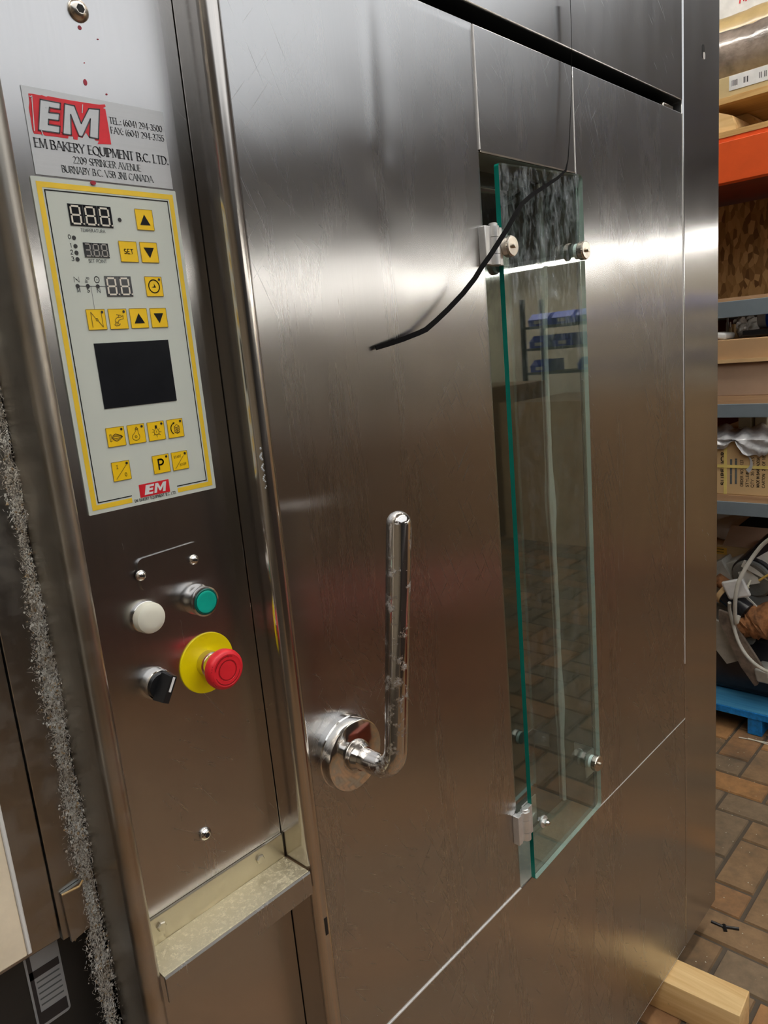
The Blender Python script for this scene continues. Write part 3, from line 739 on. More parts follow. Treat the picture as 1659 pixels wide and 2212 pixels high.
def key(f, tl, tr, br, bl, icon, led):
    c = [f(*q) for q in (tl, tr, br, bl)]
    x0, x1 = (c[0][0] + c[3][0]) / 2, (c[1][0] + c[2][0]) / 2; z1, z0 = (c[0][1] + c[1][1]) / 2, (c[2][1] + c[3][1]) / 2
    m = MB(); m.prism(rrect(x0, x1, z0, z1, .0004, 2), FRONT, y1 - .0004, y1, M_YEL)
    d = y1 - .0006; F = lambda x, y: (x0 + (x1 - x0) * x, z0 + (z1 - z0) * y); lw = .00045
    m.strip([(x0, z0), (x1, z0), (x1, z1), (x0, z1), (x0, z0)], .0003, FRONT, d, M_BROWNINK)
    pol = lambda pts, mat=M_INK: m.face([Vector((F(*q)[0], d, F(*q)[1])) for q in pts], mat)
    ln = lambda pts, w_=lw, mat=M_BROWNINK: m.strip([F(*q) for q in pts], w_, FRONT, d, mat)
    sub = lambda a0, b0, a1_, b1: (lambda x, y: F(a0 + (a1_ - a0) * x, b0 + (b1 - b0) * y))
    if icon == 'up': pol([(.2, .24), (.8, .24), (.5, .76)])
    elif icon == 'down': pol([(.2, .74), (.5, .22), (.8, .74)])
    elif icon == 'set': a, e_ = F(.24, .40), F(.76, .40); text(m, 'SET', a[0], a[1], e_[0], e_[1], (z1 - z0) * .22, FRONT, d, M_INK, False, .16)
    elif icon == 'clock':
        sym_clock(m, sub(.18, .18, .82, .84), M_INK, .0009, d)
    elif icon == 'damper': sym_damper(m, sub(.24, .12, .80, .86), M_BROWNINK, lw, d)
    elif icon == 'tap': sym_tap(m, sub(.22, .20, .78, .74), M_BROWNINK, lw, d)
    elif icon == 'flame':
        ln([(.16, .28), (.16, .64), (.24, .64), (.24, .28), (.16, .28)])
        for k_ in (-1, -.4, .4, 1): ln([(.28, .46 + .02 * k_), (.42, .46 + .14 * k_), (.58, .46 + .12 * k_), (.80, .46 + .05 * k_ + .03), (.86, .46)])
        ln([(.3, .56), (.5, .66), (.66, .58), (.86, .46)]); ln([(.3, .38), (.5, .26), (.68, .32), (.84, .44)])
    elif icon == 'blower':
        ln([(.60, .72), (.60, .48)] + el(.44, .36, .22, .20, 30, -200, 14) + [(.44, .62), (.44, .72), (.60, .72)])
        ln(circ(.44, .36, .06, 10) + [(.50, .36)]); ln([(.44, .76), (.52, .86), (.62, .76), (.44, .76)])
    elif icon == 'bulb':
        ln(el(.5, .44, .15, .15, 60, -240, 14) + [(.44, .64), (.56, .64), (.575, .57)]); pol([(.44, .64), (.56, .64), (.56, .80), (.44, .80)])
        ln([(.5, .5), (.5, .40)])
        for q in ((.24, .46, .34, .46), (.66, .44, .78, .42), (.30, .28, .38, .34), (.70, .26, .62, .34), (.5, .16, .5, .24), (.28, .62, .36, .56), (.70, .62, .64, .56)): ln([(q[0], q[1]), (q[2], q[3])])
    elif icon == 'rack':
        ln(el(.52, .48, .32, .32, 110, 235, 12), .0008, M_INK); pol([(.36, .84), (.50, .82), (.42, .72)])
        for k_ in range(4): ln([(.42, .58 - .10 * k_), (.58, .52 - .10 * k_), (.74, .60 - .10 * k_)], .0006)
        ln([(.42, .58), (.58, .70), (.74, .60), (.74, .26), (.58, .20), (.42, .28), (.42, .58)]); ln([(.58, .52), (.58, .20)])
    elif icon == 'io':
        ln([(.16, .10), (.80, .76)]); a = F(.26, .64); text(m, 'I', a[0], a[1], a[0] + .0010, a[1], .0030, FRONT, d, M_BROWNINK, True, .16, .10)
        a = F(.66, .18); text(m, '0', a[0], a[1], a[0] + .0020, a[1], .0030, FRONT, d, M_BROWNINK, False, .14)
    elif icon == 'P': a = F(.30, .22); text(m, 'P', a[0], a[1], a[0] + .0056, a[1], .0088, FRONT, d, M_INK, False, .16)
    elif icon == 'start':
        ln([(.16, .10), (.74, .74)]); a, e_ = F(.14, .66), F(.60, .68); text(m, 'START', a[0], a[1], e_[0], e_[1], .0021, FRONT, d, M_BROWNINK, False, .13)
        a, e_ = F(.46, .20), F(.86, .22); text(m, 'STOP', a[0], a[1], e_[0], e_[1], .0021, FRONT, d, M_BROWNINK, False, .13)
    if led: a = F(.85, .86); m.prism(circ(a[0], a[1], .0011, 14), FRONT, d - .0002, d, M_LED)
    return obj('key', m, keypad)
key(r2, (862, 283), (992, 290), (1012, 443), (888, 437), 'up', 0)
key(r2, (742, 521), (874, 527), (896, 680), (766, 675), 'set', 0)
key(r2, (900, 530), (1026, 535), (1047, 684), (920, 680), 'down', 0)
key(r2, (936, 787), (1061, 789), (1081, 935), (958, 933), 'clock', 1)
key(r2, (498, 1032), (634, 1030), (664, 1180), (524, 1186), 'damper', 1)
key(r2, (664, 1029), (797, 1027), (822, 1174), (686, 1181), 'tap', 1)
key(r2, (822, 1026), (948, 1024), (974, 1166), (844, 1174), 'up', 0)
key(r2, (974, 1024), (1094, 1022), (1115, 1163), (998, 1168), 'down', 0)
key(r3, (380, 984), (551, 962), (576, 1140), (410, 1164), 'flame', 1)
key(r3, (584, 957), (741, 936), (765, 1112), (606, 1134), 'blower', 1)
key(r3, (770, 931), (927, 911), (948, 1082), (795, 1106), 'bulb', 1)
key(r3, (957, 906), (1100, 887), (1124, 1056), (978, 1078), 'rack', 1)
key(r3, (434, 1308), (600, 1283), (627, 1456), (462, 1487), 'io', 1)
key(r3, (817, 1246), (971, 1222), (996, 1388), (844, 1416), 'P', 1)
key(r3, (998, 1214), (1145, 1191), (1169, 1356), (1022, 1384), 'start', 1)
lg = MB(); c = [r3(*q) for q in ((698, 1514), (977, 1465), (993, 1583), (716, 1635))]
x0, x1 = (c[0][0] + c[3][0]) / 2 - .0003, (c[1][0] + c[2][0]) / 2; z1, z0 = (c[0][1] + c[1][1]) / 2, (c[2][1] + c[3][1]) / 2
rect(lg, x0, x1, z0, z1, y1 - .0001, M_LOGORED)
F = lambda x, y: (x0 + (x1 - x0) * x, z0 + (z1 - z0) * y)
for L_ in ([(.14, .14), (.22, .88), (.50, .88), (.48, .72), (.34, .72), (.33, .60), (.45, .60), (.43, .44), (.31, .44), (.30, .30), (.44, .30), (.42, .14)],
           [(.46, .14), (.54, .88), (.63, .88), (.69, .52), (.80, .88), (.91, .88), (.84, .14), (.75, .14), (.80, .62), (.69, .26), (.65, .26), (.60, .62), (.55, .14)]):
    lg.face([Vector((F(*q)[0], y1 - .0003, F(*q)[1])) for q in L_], M_LOGOWHITE)
obj('logo', lg, keypad, label='red logo with white letters EM')

# ---- blanking plate with two rivets
def r4(x, y, Y=YP): q = atY(180 + x / 3.77, 1100 + y / 3.77, Y); return q
bp = MB(); a, c = r4(414, 440), r4(940, 300); e_, g_ = r4(940, 560), r4(430, 660)
zt, zb_ = (a.z + c.z) / 2 + .0036, (e_.z + g_.z) / 2
pts = rrect(-.0325, .0325, -.0152, .0152, .006)
cx, cz = (a.x + c.x) / 2 + .0008, (zt + zb_) / 2 + .0010; an = math.radians(2)
bp.prism([(cx + x * math.cos(an) - z * math.sin(an), cz + x * math.sin(an) + z * math.cos(an)) for x, z in pts], FRONT, YP - .0022, YP, M_PLATE)
blank = obj('blanking_plate', bp, oven)
for (x, y) in ((472, 541), (901, 412)):
    q = r4(x, y, YP - .003); mm = MB(); mm.lathe((q.x, YP - .002, q.z), (0, -1, 0), [(0, .0050), (.0018, .0047), (.0034, .0032), (.0039, .0015)], M_CHROME, 18)
    mm.prism(circ(q.x + .0006, q.z, .0013, 10), FRONT, YP - .0061, YP - .0057, M_DARK); obj('rivet', mm, blank)

# ---- green push button
q = r4(998, 752, .592); gb = thing('x', 'x', 'x', (0, 0, 0)); bpy.data.objects.remove(gb)
def holder(name, q, mb): return obj(name, mb, oven)
mm = MB(); mm.lathe((q.x, YP, q.z), (0, -1, 0), [(0, .0150), (.003, .0150), (.005, .0138), (.011, .0138), (.0135, .0146), (.0155, .0143), (.0158, .0128), (.0150, .0125), (.0150, .002)], M_CHROME, 40)
gb = obj('push_button', mm, oven, label='green push button with chrome bezel')
mm = MB(); mm.lathe((q.x, YP - .0125, q.z), (0, -1, 0), [(0, .0126), (.0036, .0126), (.0042, .0119)], M_GREENRIM, 36); obj('button_rim', mm, gb)
mm = MB(); mm.lathe((q.x, YP - .0155, q.z), (0, -1, 0), [(0, .0108), (.0018, .0106), (.0020, .0100), (.0018, .0075), (.0017, .001)], M_GREEN, 36); obj('button_cap', mm, gb)
# ---- white lamp
q = r4(552, 888, .5985)
mm = MB(); mm.lathe((q.x, YP, q.z), (0, -1, 0), [(0, .0148), (.0025, .0148), (.003, .0140)], M_CHROME, 36); wl = obj('indicator_lamp', mm, oven, label='round milky white indicator lamp')
mm = MB(); mm.lathe((q.x, YP - .002, q.z), (0, -1, 0), [(0, .0143), (.0062, .0143), (.0084, .0134), (.0098, .0112), (.0106, .007), (.0109, .001)], M_WHITE, 40); obj('lens', mm, wl)
# ---- emergency stop
q = atY(447, 1431, YP)
mm = MB(); mm.lathe((q.x, YP, q.z), (0, -1, 0), [(0, .0301), (.0012, .0301), (.0016, .0296), (.0016, .01)], M_SYEL, 56)
es = obj('emergency_stop_button', mm, oven, label='red mushroom emergency stop on a round yellow plate')
mm = MB(); mm.lathe((q.x, YP - .0015, q.z), (0, -1, 0), [(0, .0128), (.008, .0126), (.0085, .0114), (.020, .0114), (.0205, .0104), (.024, .0104)], M_NICKEL, 36); obj('collar', mm, es)
mm = MB(); yb_ = YP - .0225
mm.lathe((q.x, yb_, q.z), (0, -1, 0), [(0, .0120), (.0005, .0165), (.0025, .0190), (.0075, .0196), (.0100, .0190), (.0120, .0172), (.0125, .0155), (.0123, .0150), (.0126, .0105), (.0118, .0100), (.0118, .0092), (.0126, .0088), (.0126, .001)], M_RED, 48)
d = yb_ - .0129
for a0, a1_ in ((60, 165), (195, 345)): mm.strip(circ(q.x, q.z, .0138, 16, a0, a1_), .0007, FRONT, d + .0003, M_REDLINE)
mm.strip(circ(q.x, q.z, .0096, 28) + [(q.x + .0096, q.z)], .0006, FRONT, d + .0002, M_REDLINE)
mm.strip([(q.x + .002, q.z + .0150), (q.x + .002, q.z + .0125)], .0006, FRONT, d, M_REDLINE)
for a_ in (150, 158, 166, 200, 206, 212, 218): 
    r_ = .0176; mm.face([Vector((q.x + r_ * math.cos(math.radians(a_)) + e[0], yb_ - .0119, q.z + r_ * math.sin(math.radians(a_)) + e[1])) for e in circ(0, 0, .0005, 8)], M_REDLINE)
obj('mushroom_head', mm, es)
# ---- selector switch
q = r4(622, 1430, .600)
mm = MB(); mm.lathe((q.x, YP, q.z), (0, -1, 0), [(0, .0150), (.002, .0150), (.0045, .0144), (.0085, .0144), (.0098, .0136), (.0098, .002)], M_CHROME, 40)
ss = obj('selector_switch', mm, oven, label='black rotary selector switch with a white mark')
mm = MB(); mm.lathe((q.x, YP - .0090, q.z), (0, -1, 0), [(0, .0126), (.0030, .0124), (.0036, .0118), (.0036, .001)], M_BLACKP, 36)
fa = math.radians(60); fx = Vector((math.cos(fa), 0, math.sin(fa))); fz = Vector((-math.sin(fa), 0, math.cos(fa)))
c = Vector((q.x, YP - .0125, q.z))
outl = [(-.0135, -.0055), (.0120, -.0055), (.0135, -.0040), (.0135, .0040), (.0120, .0055), (-.0135, .0055)]
vs = [c + fx * x + fz * z for x, z in outl] + [c + fx * (x * .93) + fz * (z * .55) + Vector((0, -.0135, 0)) for x, z in outl]
n_ = len(outl); mm.add(vs, [list(range(n_, 2 * n_))] + [[i, (i + 1) % n_, (i + 1) % n_ + n_, i + n_] for i in range(n_)], M_BLACKP)
obj('selector_knob', mm, ss)
mm = MB(); mm.obox(c + fx * .0045 + Vector((0, -.0137, 0)), fx * .0068, Vector((0, .0003, 0)), fz * .0011, M_WHITEP); obj('white_mark', mm, ss)

# ---- ledge under the control panel
lx0, lx1 = PX + .001, .4206
zf, zs = -.5015, -.5295
le = MB()
le.box(lx0, lx1, .6068, .6098, zs - .004, zf, M_LEDGE, .0006)
le.box(lx0, lx1, .567, .6068, zs - .003, zs, M_FLOUR, .0006)
le.prism([(.5672, zs - .0005), (.5655, zs), (.5643, zs - .002), (.5640, -.5560), (.5665, -.5560), (.5672, zs - .004)], lambda a, c, d: Vector((d, a, c)), lx0, lx1, M_PLATE)
ledge = obj('ledge', le, oven, label='narrow floury steel ledge')
for (u, v) in ((350, 2001), (563, 1856)):
    q = atY(u, v, .605); mm = MB(); mm.lathe((q.x, .6068, q.z), (0, -1, 0), [(0, .0050), (.0022, .0050), (.0032, .0040), (.0034, .001)], M_LEDGE, 6); obj('hex_bolt', mm, ledge)

# ================================================================== OVEN DOOR
DX0, DX1, WX0, WX1, SX = .4450, 1.5268, .8572, 1.1090, .8600
DZ0, DZS, WZ1, DZ1 = -1.446, -.8520, .2490, .3985
b = MB()
for x0, x1, z0, z1 in ((DX0, WX0 - .001, DZ0, DZ1), (WX1 + .001, DX1, DZ0, DZ1), (WX0 - .001, WX1 + .001, DZ0, DZS), (WX0 - .001, WX1 + .001, WZ1 + .001, DZ1)):
    b.box(x0, x1, .6035, .69, z0, z1, M_CORE)
door = obj('oven_door', b, oven)
def skin(x0, x1, z0, z1, mat=None): return obj('door_skin', MB().box(x0, x1, .600, .6034, z0, z1, mat or M_STEEL, .0011, 2), door)
def dented_skin():
    m = MB(); NX, NZ = 110, 240; z0, z1 = DZS + .0008, DZ1
    A1, A2 = atY(792, 0, .6), atY(812, 335, .6); C1, C2 = atY(800, 405, .6), atY(745, 300, .6)
    def dep(x, z):
        t = (z - A2.z) / (A1.z - A2.z); xr = A2.x + (A1.x - A2.x) * t; d = x - xr
        k = 1 / (1 + math.exp(-t * 26)) * .0007
        y = -k * math.exp(-(d / .010) ** 2) + k * .7 * math.exp(-((d - .020) / .016) ** 2)
        r1 = math.hypot((x - C1.x) / .028, (z - C1.z) / .030 + (x - C1.x) / .05); y += .0007 * math.exp(-r1 * r1)
        r2_ = math.hypot((x - C2.x) / .06, (z - C2.z) / .10); y -= .0004 * math.exp(-r2_ * r2_)
        e = min(x - DX0, WX0 - x, z - z0, z1 - z)
        return .6003 + min(1, e / .012) * y - (.0003 if e > .001 else -.0006)
    vs = [(DX0 + (WX0 - DX0) * i / NX, 0, z0 + (z1 - z0) * j / NZ) for i in range(NX + 1) for j in range(NZ + 1)]
    vs = [(x, dep(x, z), z) for x, _, z in vs]
    m.add(vs, [[i * (NZ + 1) + j, (i + 1) * (NZ + 1) + j, (i + 1) * (NZ + 1) + j + 1, i * (NZ + 1) + j + 1] for i in range(NX) for j in range(NZ)], M_STEEL)
    m.box(DX0, WX0, .6024, .6034, z0, z1, M_STEEL)
    return obj('door_skin', m, door, smooth=60, keep_smooth=True)
dented_skin(); skin(SX, WX1 - .0012, WZ1, DZ1); skin(WX1 + .0014, DX1, DZS + .0008, DZ1); skin(DX0, DX1, DZ0, DZS - .0008)
for c in ((DX0, WX0, .5992, .602, DZS - .0009, DZS + .0009, M_BAND), (WX1 + .001, DX1, .5996, .602, DZS - .0009, DZS + .0009, M_BAND), (WX0 + .0004, SX - .0004, .5990, .602, WZ1 + .002, DZ1 - .001, M_BAND),
          (WX1 - .0010, WX1 + .0012, .5994, .602, WZ1 + .001, DZ1 - .016, M_BAND), (SX, WX1 - .001, .5992, .602, WZ1 - .0014, WZ1 + .0006, M_NICKEL), (DX1 - .0002, DX1 + .0016, .5992, .603, -.72, DZ1, M_BAND), (DX1 - .0002, DX1 + .0010, .5994, .603, DZ0, -.72, M_NICKEL)):
    obj('seam_highlight_strip', MB().box(*c), door)  # the pale ones paint in light caught along the door seams
obj('bottom_lip', MB().box(DX0, DX1, .6015, .640, DZ0 - .006, DZ0 + .0005, M_BAND, .001), door)
obj('latch_catch', MB().box(1.4548, 1.5000, .606, .640, DZ1 + .0002, DZ1 + .010, M_NICKEL, .002), door)
# window recess
b = MB()
b.box(WX0, WX0 + .001, .6034, .668, DZS, WZ1, M_LINER); b.box(WX1 - .001, WX1, .6034, .668, DZS, WZ1, M_LINER); b.box(WX0, WX1, .6034, .668, WZ1 - .001, WZ1, M_LINER)
obj('window_lining', b, door)
obj('window_sill', MB().box(WX0, WX1, .6008, .668, DZS, DZS + .002, M_SILL), door, label='dusty steel window sill')
obj('inner_pane', MB().box(WX0, WX1, .664, .669, DZS + .002, WZ1 - .001, M_PANE), door)
pts = []; rnd = random.Random(5)
for i in range(60):
    z = DZS + .004 + (WZ1 - DZS - .008) * i / 59
    pts.append((WX1 - .0056 + .0018 * math.sin(z * 9.0) + rnd.uniform(-.0006, .0006), .6612, z))
mm = MB(); mm.tube(pts, [.0042 + .0034 * max(0, math.sin(p_[2] * 17)) ** 3 for p_ in pts], M_SILICONE, 8)
obj('silicone_bead', mm, door)
# handle
q = atY(768.5, 1632.4, .577); HX, HZ = q.x + .001, q.z
mm = MB(); mm.lathe((HX, .6, HZ), (0, -1, 0), [(0, .0425), (.0085, .0428), (.0095, .0420), (.0100, .0412), (.0108, .0420), (.0200, .0420), (.0222, .0410), (.0232, .0390), (.0236, .014)], M_CHROME, 64)
rose = obj('handle_rosette', mm, door)
YR = .516; tl = math.radians(8.2); dirv = Vector((math.sin(tl), 0, math.cos(tl)))
c0 = Vector((HX, .577, HZ)); rr_ = .0128
mm = MB(); mm.lathe(c0, (0, -1, 0), [(-.003, .0195), (.003, .0192), (.008, .0165), (.013, .0140)], M_HANDLE, 36)
path = [c0 + Vector((0, -.004, 0))]; R_ = .026
cen = Vector((HX, YR + R_, HZ)) + dirv * R_
path += [Vector((HX, YR + R_ + .006, HZ))]
for i in range(0, 10):
    a = math.radians(10 * i); path.append(cen - dirv * R_ * math.cos(a) - Vector((0, R_ * math.sin(a), 0)))
topz = atY(857, 1105, YR).z; L_ = (topz - cen.z) / dirv.z
base = cen - Vector((0, R_, 0))
radii = [rr_] * len(path)
path.append(base + dirv * (L_ * .5)); radii.append(.0133); path.append(base + dirv * (L_ - .0135)); radii.append(.0135)
for i in range(1, 8):
    a = PI / 2 * i / 7; path.append(base + dirv * (L_ - .0135 + .0135 * math.sin(a))); radii.append(max(.0135 * math.cos(a), .0004))
mm.tube(path, radii, M_HANDLE, 28)
obj('handle_lever', mm, door, label='upright chrome lever')
# glass flap with its fittings
YG = .5921; GX0, GX1 = .8880, 1.1158
gz = {}
z_tl, z_tr = atY(1076, 350, YG).z, atY(1258, 378, YG).z; z_bl, z_br = atY(1150, 1908, YG).z, atY(1299, 1740, YG).z
gm = MB()
out = []
r_ = .008
for cxx, czz, a0 in ((GX1 - r_, z_tr - r_, 0), (GX0 + r_ * .6, z_tl - r_ * .6, 90), (GX0 + r_ * .5, z_bl + r_ * .5, 180), (GX1 - r_, z_br + r_, 270)):
    rq = r_ if a0 in (0, 270) else r_ * .55
    for i in range(6):
        a = math.radians(a0 + 18 * i); out.append((cxx + rq * math.cos(a), czz + rq * math.sin(a)))
n_ = len(out); vs = [Vector((x, YG, z)) for x, z in out] + [Vector((x, YG + .0074, z)) for x, z in out]
gm.add(vs, [list(range(n_)), list(range(n_, 2 * n_))[::-1]], M_GLASS)
for i in range(n_):
    j = (i + 1) % n_; mx_ = (out[i][0] + out[j][0]) / 2
    gm.add([vs[i], vs[j], vs[j + n_], vs[i + n_]], [[0, 3, 2, 1]], M_TEAL if mx_ < GX0 + .004 else M_PALE)
flap = obj('glass_flap', gm, door, smooth=None, label='narrow greenish glass window flap')
def hinge(zc):
    m = MB(); h = .0245; x = WX0
    m.box(x - .013, x - .0035, YG - .0035, .5999, zc - h, zc + h, M_ALU, .001)
    m.box(x - .0045, x + .0035, YG - .0015, .5975, zc - h, zc + h, M_ALU, .0008)
    for z0, z1 in ((zc - h, zc - h * .45), (zc - h * .42, zc + h * .42), (zc + h * .45, zc + h)): m.lathe((x + .0095, YG - .001, z0), (0, 0, 1), [(0, .0078), (z1 - z0, .0078)], M_ALU, 24)
    m.lathe((x + .0095, YG - .001, zc + h), (0, 0, 1), [(0, .0060), (.0035, .0058), (.0045, .0045)], M_ALU, 20)
    m.box(x + .016, GX0 - .0008, YG - .001, .5985, zc - h, zc + h, M_ALU, .0008)
    m.box(x + .016, GX0 + .026, .6001, .6025, zc - h, zc + h, M_ALU, .0006)
    return obj('hinge', m, flap)
zh = (atY(1057, 530, .59)).z; hinge(zh); zl = (atY(1130, 1788, .59)).z; hinge(zl)
def knob(u, v, gap=.0012, yf=.0105, washer=True):
    q = atY(u, v, YG - gap - yf); m = MB()
    if washer: m.lathe((q.x, YG, q.z), (0, -1, 0), [(0, .0118), (gap, .0118)], M_PALE, 28)
    n = 60; R1 = .0138; vs = []; fs = []
    y0_, y1_ = YG - gap, YG - gap - yf
    rows = 7
    for i in range(rows):
        yy = y0_ + (y1_ - y0_) * i / (rows - 1)
        for j in range(n):
            a = 2 * PI * j / n; rad = R1 + (.00035 if (i + j) % 2 else -.00035)
            if i in (0, rows - 1): rad = R1 - .0006
            vs.append((q.x + rad * math.cos(a), yy, q.z + rad * math.sin(a)))
    for i in range(rows - 1):
        for j in range(n): fs.append([i * n + j, (i + 1) * n + j, (i + 1) * n + (j + 1) % n, i * n + (j + 1) % n])
    fs.append(list(range((rows - 1) * n, rows * n))); m.add(vs, fs, M_NICKEL)
    m.lathe((q.x, y1_, q.z), (0, -1, 0), [(-.001, .0132), (.0006, .0130), (.0010, .0122), (.0008, .0034), (.004, .0030), (.0046, .0022)], M_NICKEL, 32)
    return obj('knurled_knob', m, flap, smooth=20)
knob(1107.5, 531); knob(1266, 540, .006, .0100); knob(1294, 1650, .006, .0095)
q = atY(1160, 1772, YG + .012); mm = MB()
mm.lathe((q.x, YG - .0005, q.z + .003), (0, -1, 0), [(-.001, .0100), (.0016, .0100)], M_ALU, 24); mm.lathe((q.x, YG - .0015, q.z + .003), (0, -1, 0), [(0, .0056), (.006, .0056)], M_CHROME, 6); mm.lathe((q.x, YG - .007, q.z + .003), (0, -1, 0), [(0, .0050), (.0030, .0042), (.0050, .0024), (.0056, .0008)], M_CHROME, 16)
obj('cap_nut', mm, flap)
mm = MB(); zb2 = atX(1245, 1603, WX1).z
mm.prism([(.6380, zb2), (.6010, zb2), (.6010, zb2 - .045), (.6060, zb2 - .030), (.6380, zb2 - .026)], lambda a, c, d: Vector((d, a, c)), WX1 - .0035, WX1 - .0012, M_ALU)
mm.lathe((WX1 - .0035, .6260, zb2 - .014), (-1, 0, 0), [(0, .0060), (.0020, .0056), (.0030, .003)], M_ALU, 16)
mm.box(WX1 - .030, WX1 - .0015, .6000, .6022, zb2 - .046, zb2, M_ALU)
obj('flap_bracket', mm, door)

# ================================================================== strip hanging in front of the door
W = [(1232, 0, .588), (1234, 60, .587), (1235, 110, .586), (1235, 165, .585), (1233, 230, .584), (1230, 300, .582), (1227, 345, .580), (1222, 368, .578), (1204, 385, .576), (1178, 402, .574), (1150, 420, .572), (1128, 440, .571), (1112, 465, .570), (1097, 492, .570), (1076, 525, .571), (1058, 553, .573), (1040, 578, .575), (1026, 601, .577), (1000, 634, .580), (968, 668, .583), (942, 693, .585), (920, 712, .587), (905, 719, .588), (870, 733, .591), (840, 743, .593), (812, 752, .595)]
pts = [atY(u, v, y) for u, v, y in W]
hw = [.0006] * 5 + [.0008, .0010, .0022, .0034, .0042, .0046, .0048, .0050, .0052, .0052, .0052, .0052, .0052, .0052, .0052, .0052, .0052, .0050, .0048, .0046, .0040]
b = MB(); vs = []
for i, p_ in enumerate(pts):
    t_ = (pts[min(i + 1, len(pts) - 1)] - pts[max(i - 1, 0)]).normalized()
    view = p_.normalized(); side = t_.cross(view).normalized(); nrm = side.cross(t_).normalized()
    k_ = max(0.0, 1 - i / 8.0)
    flat = .0005 + .0028 * k_
    for s_, e_ in ((-1, -1), (1, -1), (1, 1), (-1, 1)): vs.append(p_ + side * hw[i] * s_ * .62 + nrm * flat * e_)
fs = [[0, 1, 2, 3], [len(vs) - 1, len(vs) - 2, len(vs) - 3, len(vs) - 4]]
for i in range(len(pts) - 1):
    for j in range(4): fs.append([i * 4 + j, i * 4 + (j + 1) % 4, (i + 1) * 4 + (j + 1) % 4, (i + 1) * 4 + j])
b.add(vs, fs, M_RUBBER)
top = pts[0]; 
b.tube([top, top + Vector((0, .002, .12)), Vector((top.x, .5995, top.z + .2))], .0007, M_RUBBER, 6)
tag(obj('loose_rubber_strip', b, smooth=50), 'thin black rubber strip dangling loose in front of the glass window', 'strip')

# ================================================================== LEFT NEIGHBOUR: dirty steel cabinet, lint, board
YL = .63
cab = thing('steel_cabinet', 'grimy brown steel cabinet standing left of the dusty gap beside the oven', 'cabinet', (-.1, .9, FZ))
s0 = atY(40, 1580, YL).x; zb_ = atY(100, 2042, YL).z; zb2 = atY(165, 2015, YL).z
obj('cabinet_panel', MB().box(-.5, s0 - .0010, YL - .002, YL + .03, zb_, 1.0, M_OLD, .001), cab)
obj('edge_panel', MB().box(s0 + .0010, .2262, YL, YL + .03, zb2, 1.0, M_OLD, .001), cab)
obj('lower_panel', MB().box(-.5, .2262, YL + .032, YL + .06, FZ + .01, zb2 + .05, M_CORE, .001), cab)
obj('carcass', MB().box(-.5, .2262, YL + .06, 1.3, FZ, 1.0, M_CORE), cab)
LY = YL + .032
c = [atY(*q_, LY) for q_ in ((72, 2066), (118, 2042), (146, 2186), (92, 2135))]
lb = MB()
ctr = sum(c, Vector()) / 4
x0, x1 = ctr.x - .019, ctr.x + .012; z0, z1 = c[2].z + .002, c[1].z + .01
lb.prism(rrect(x0, x1, z0, z1, .004), FRONT, LY - .001, LY, M_LABELW)
for (za_, zc_) in ((.04, .20), (.64, .74)): rect(lb, x0 + .002, x1 - .002, z0 + (z1 - z0) * za_, z0 + (z1 - z0) * zc_, LY - .0012, M_LABELK)
rect(lb, x0 + .002, x0 + .0055, z0 + (z1 - z0) * .2, z0 + (z1 - z0) * .95, LY - .0012, M_LABELK)
for k_ in range(5):
    zz = z0 + (z1 - z0) * (.27 + .075 * k_); rect(lb, x0 + .007, x1 - .003, zz, zz + .0016, LY - .0012, M_GREYINK)
obj('rating_label', lb, cab, label='grey and black rating label')
# small metal tab sticking out of the lint
tb = MB(); q0, q1, q2 = atY(135, 1935, YL - .006), atY(178, 1905, YL - .006), atY(174, 2015, YL - .004)
tb.prism([(q0.x, q0.z), (q0.x + .0008, q2.z - .004), (q1.x, q2.z), (q1.x, q1.z)], FRONT, YL - .004, YL - .0005, M_OLD)
tb.tube([q0 + Vector((0, .0015, 0)), q1 + Vector((-.004, -.002, -.001)), q1 + Vector((0, -.002, .003))], .0010, M_BLOCK, 6)
obj('metal_tab', tb, cab)
# lint along the corner
rnd = random.Random(11)
b = MB()
def lx_at(z):      # the lint line down the corner
    return .2262 - .004 - .006 * max(0, min(1, (-.02 - z) / .57))
def amount(z):
    if z > .06: return 0.03
    if z > -.06: return .3
    if z > -.2: return .55 + .25 * math.sin(z * 60)
    return .85 + .25 * math.sin(z * 47 + 1)
def lump(c_, r, mat):
    bm_ = bmesh.new(); bmesh.ops.create_icosphere(bm_, subdivisions=1, radius=1)
    for v_ in bm_.verts: v_.co = Vector((v_.co.x * r * rnd.uniform(.5, 1.3), v_.co.y * r * rnd.uniform(.4, .9), v_.co.z * r * rnd.uniform(.7, 1.7))) + c_
    b.bm(bm_, mat)
for i in range(3800):
    z = rnd.uniform(-.80, .06); am = amount(z)
    if rnd.random() > am: continue
    x = lx_at(z) + rnd.gauss(0, .0026) * (.6 + am); y = YL - abs(rnd.gauss(0, .0028)) * am - .0006
    lump(Vector((min(x, .2255), y, z)), rnd.uniform(.0004, .0012) * (.6 + .6 * am), M_LINT if rnd.random() < .72 else M_LINTD)
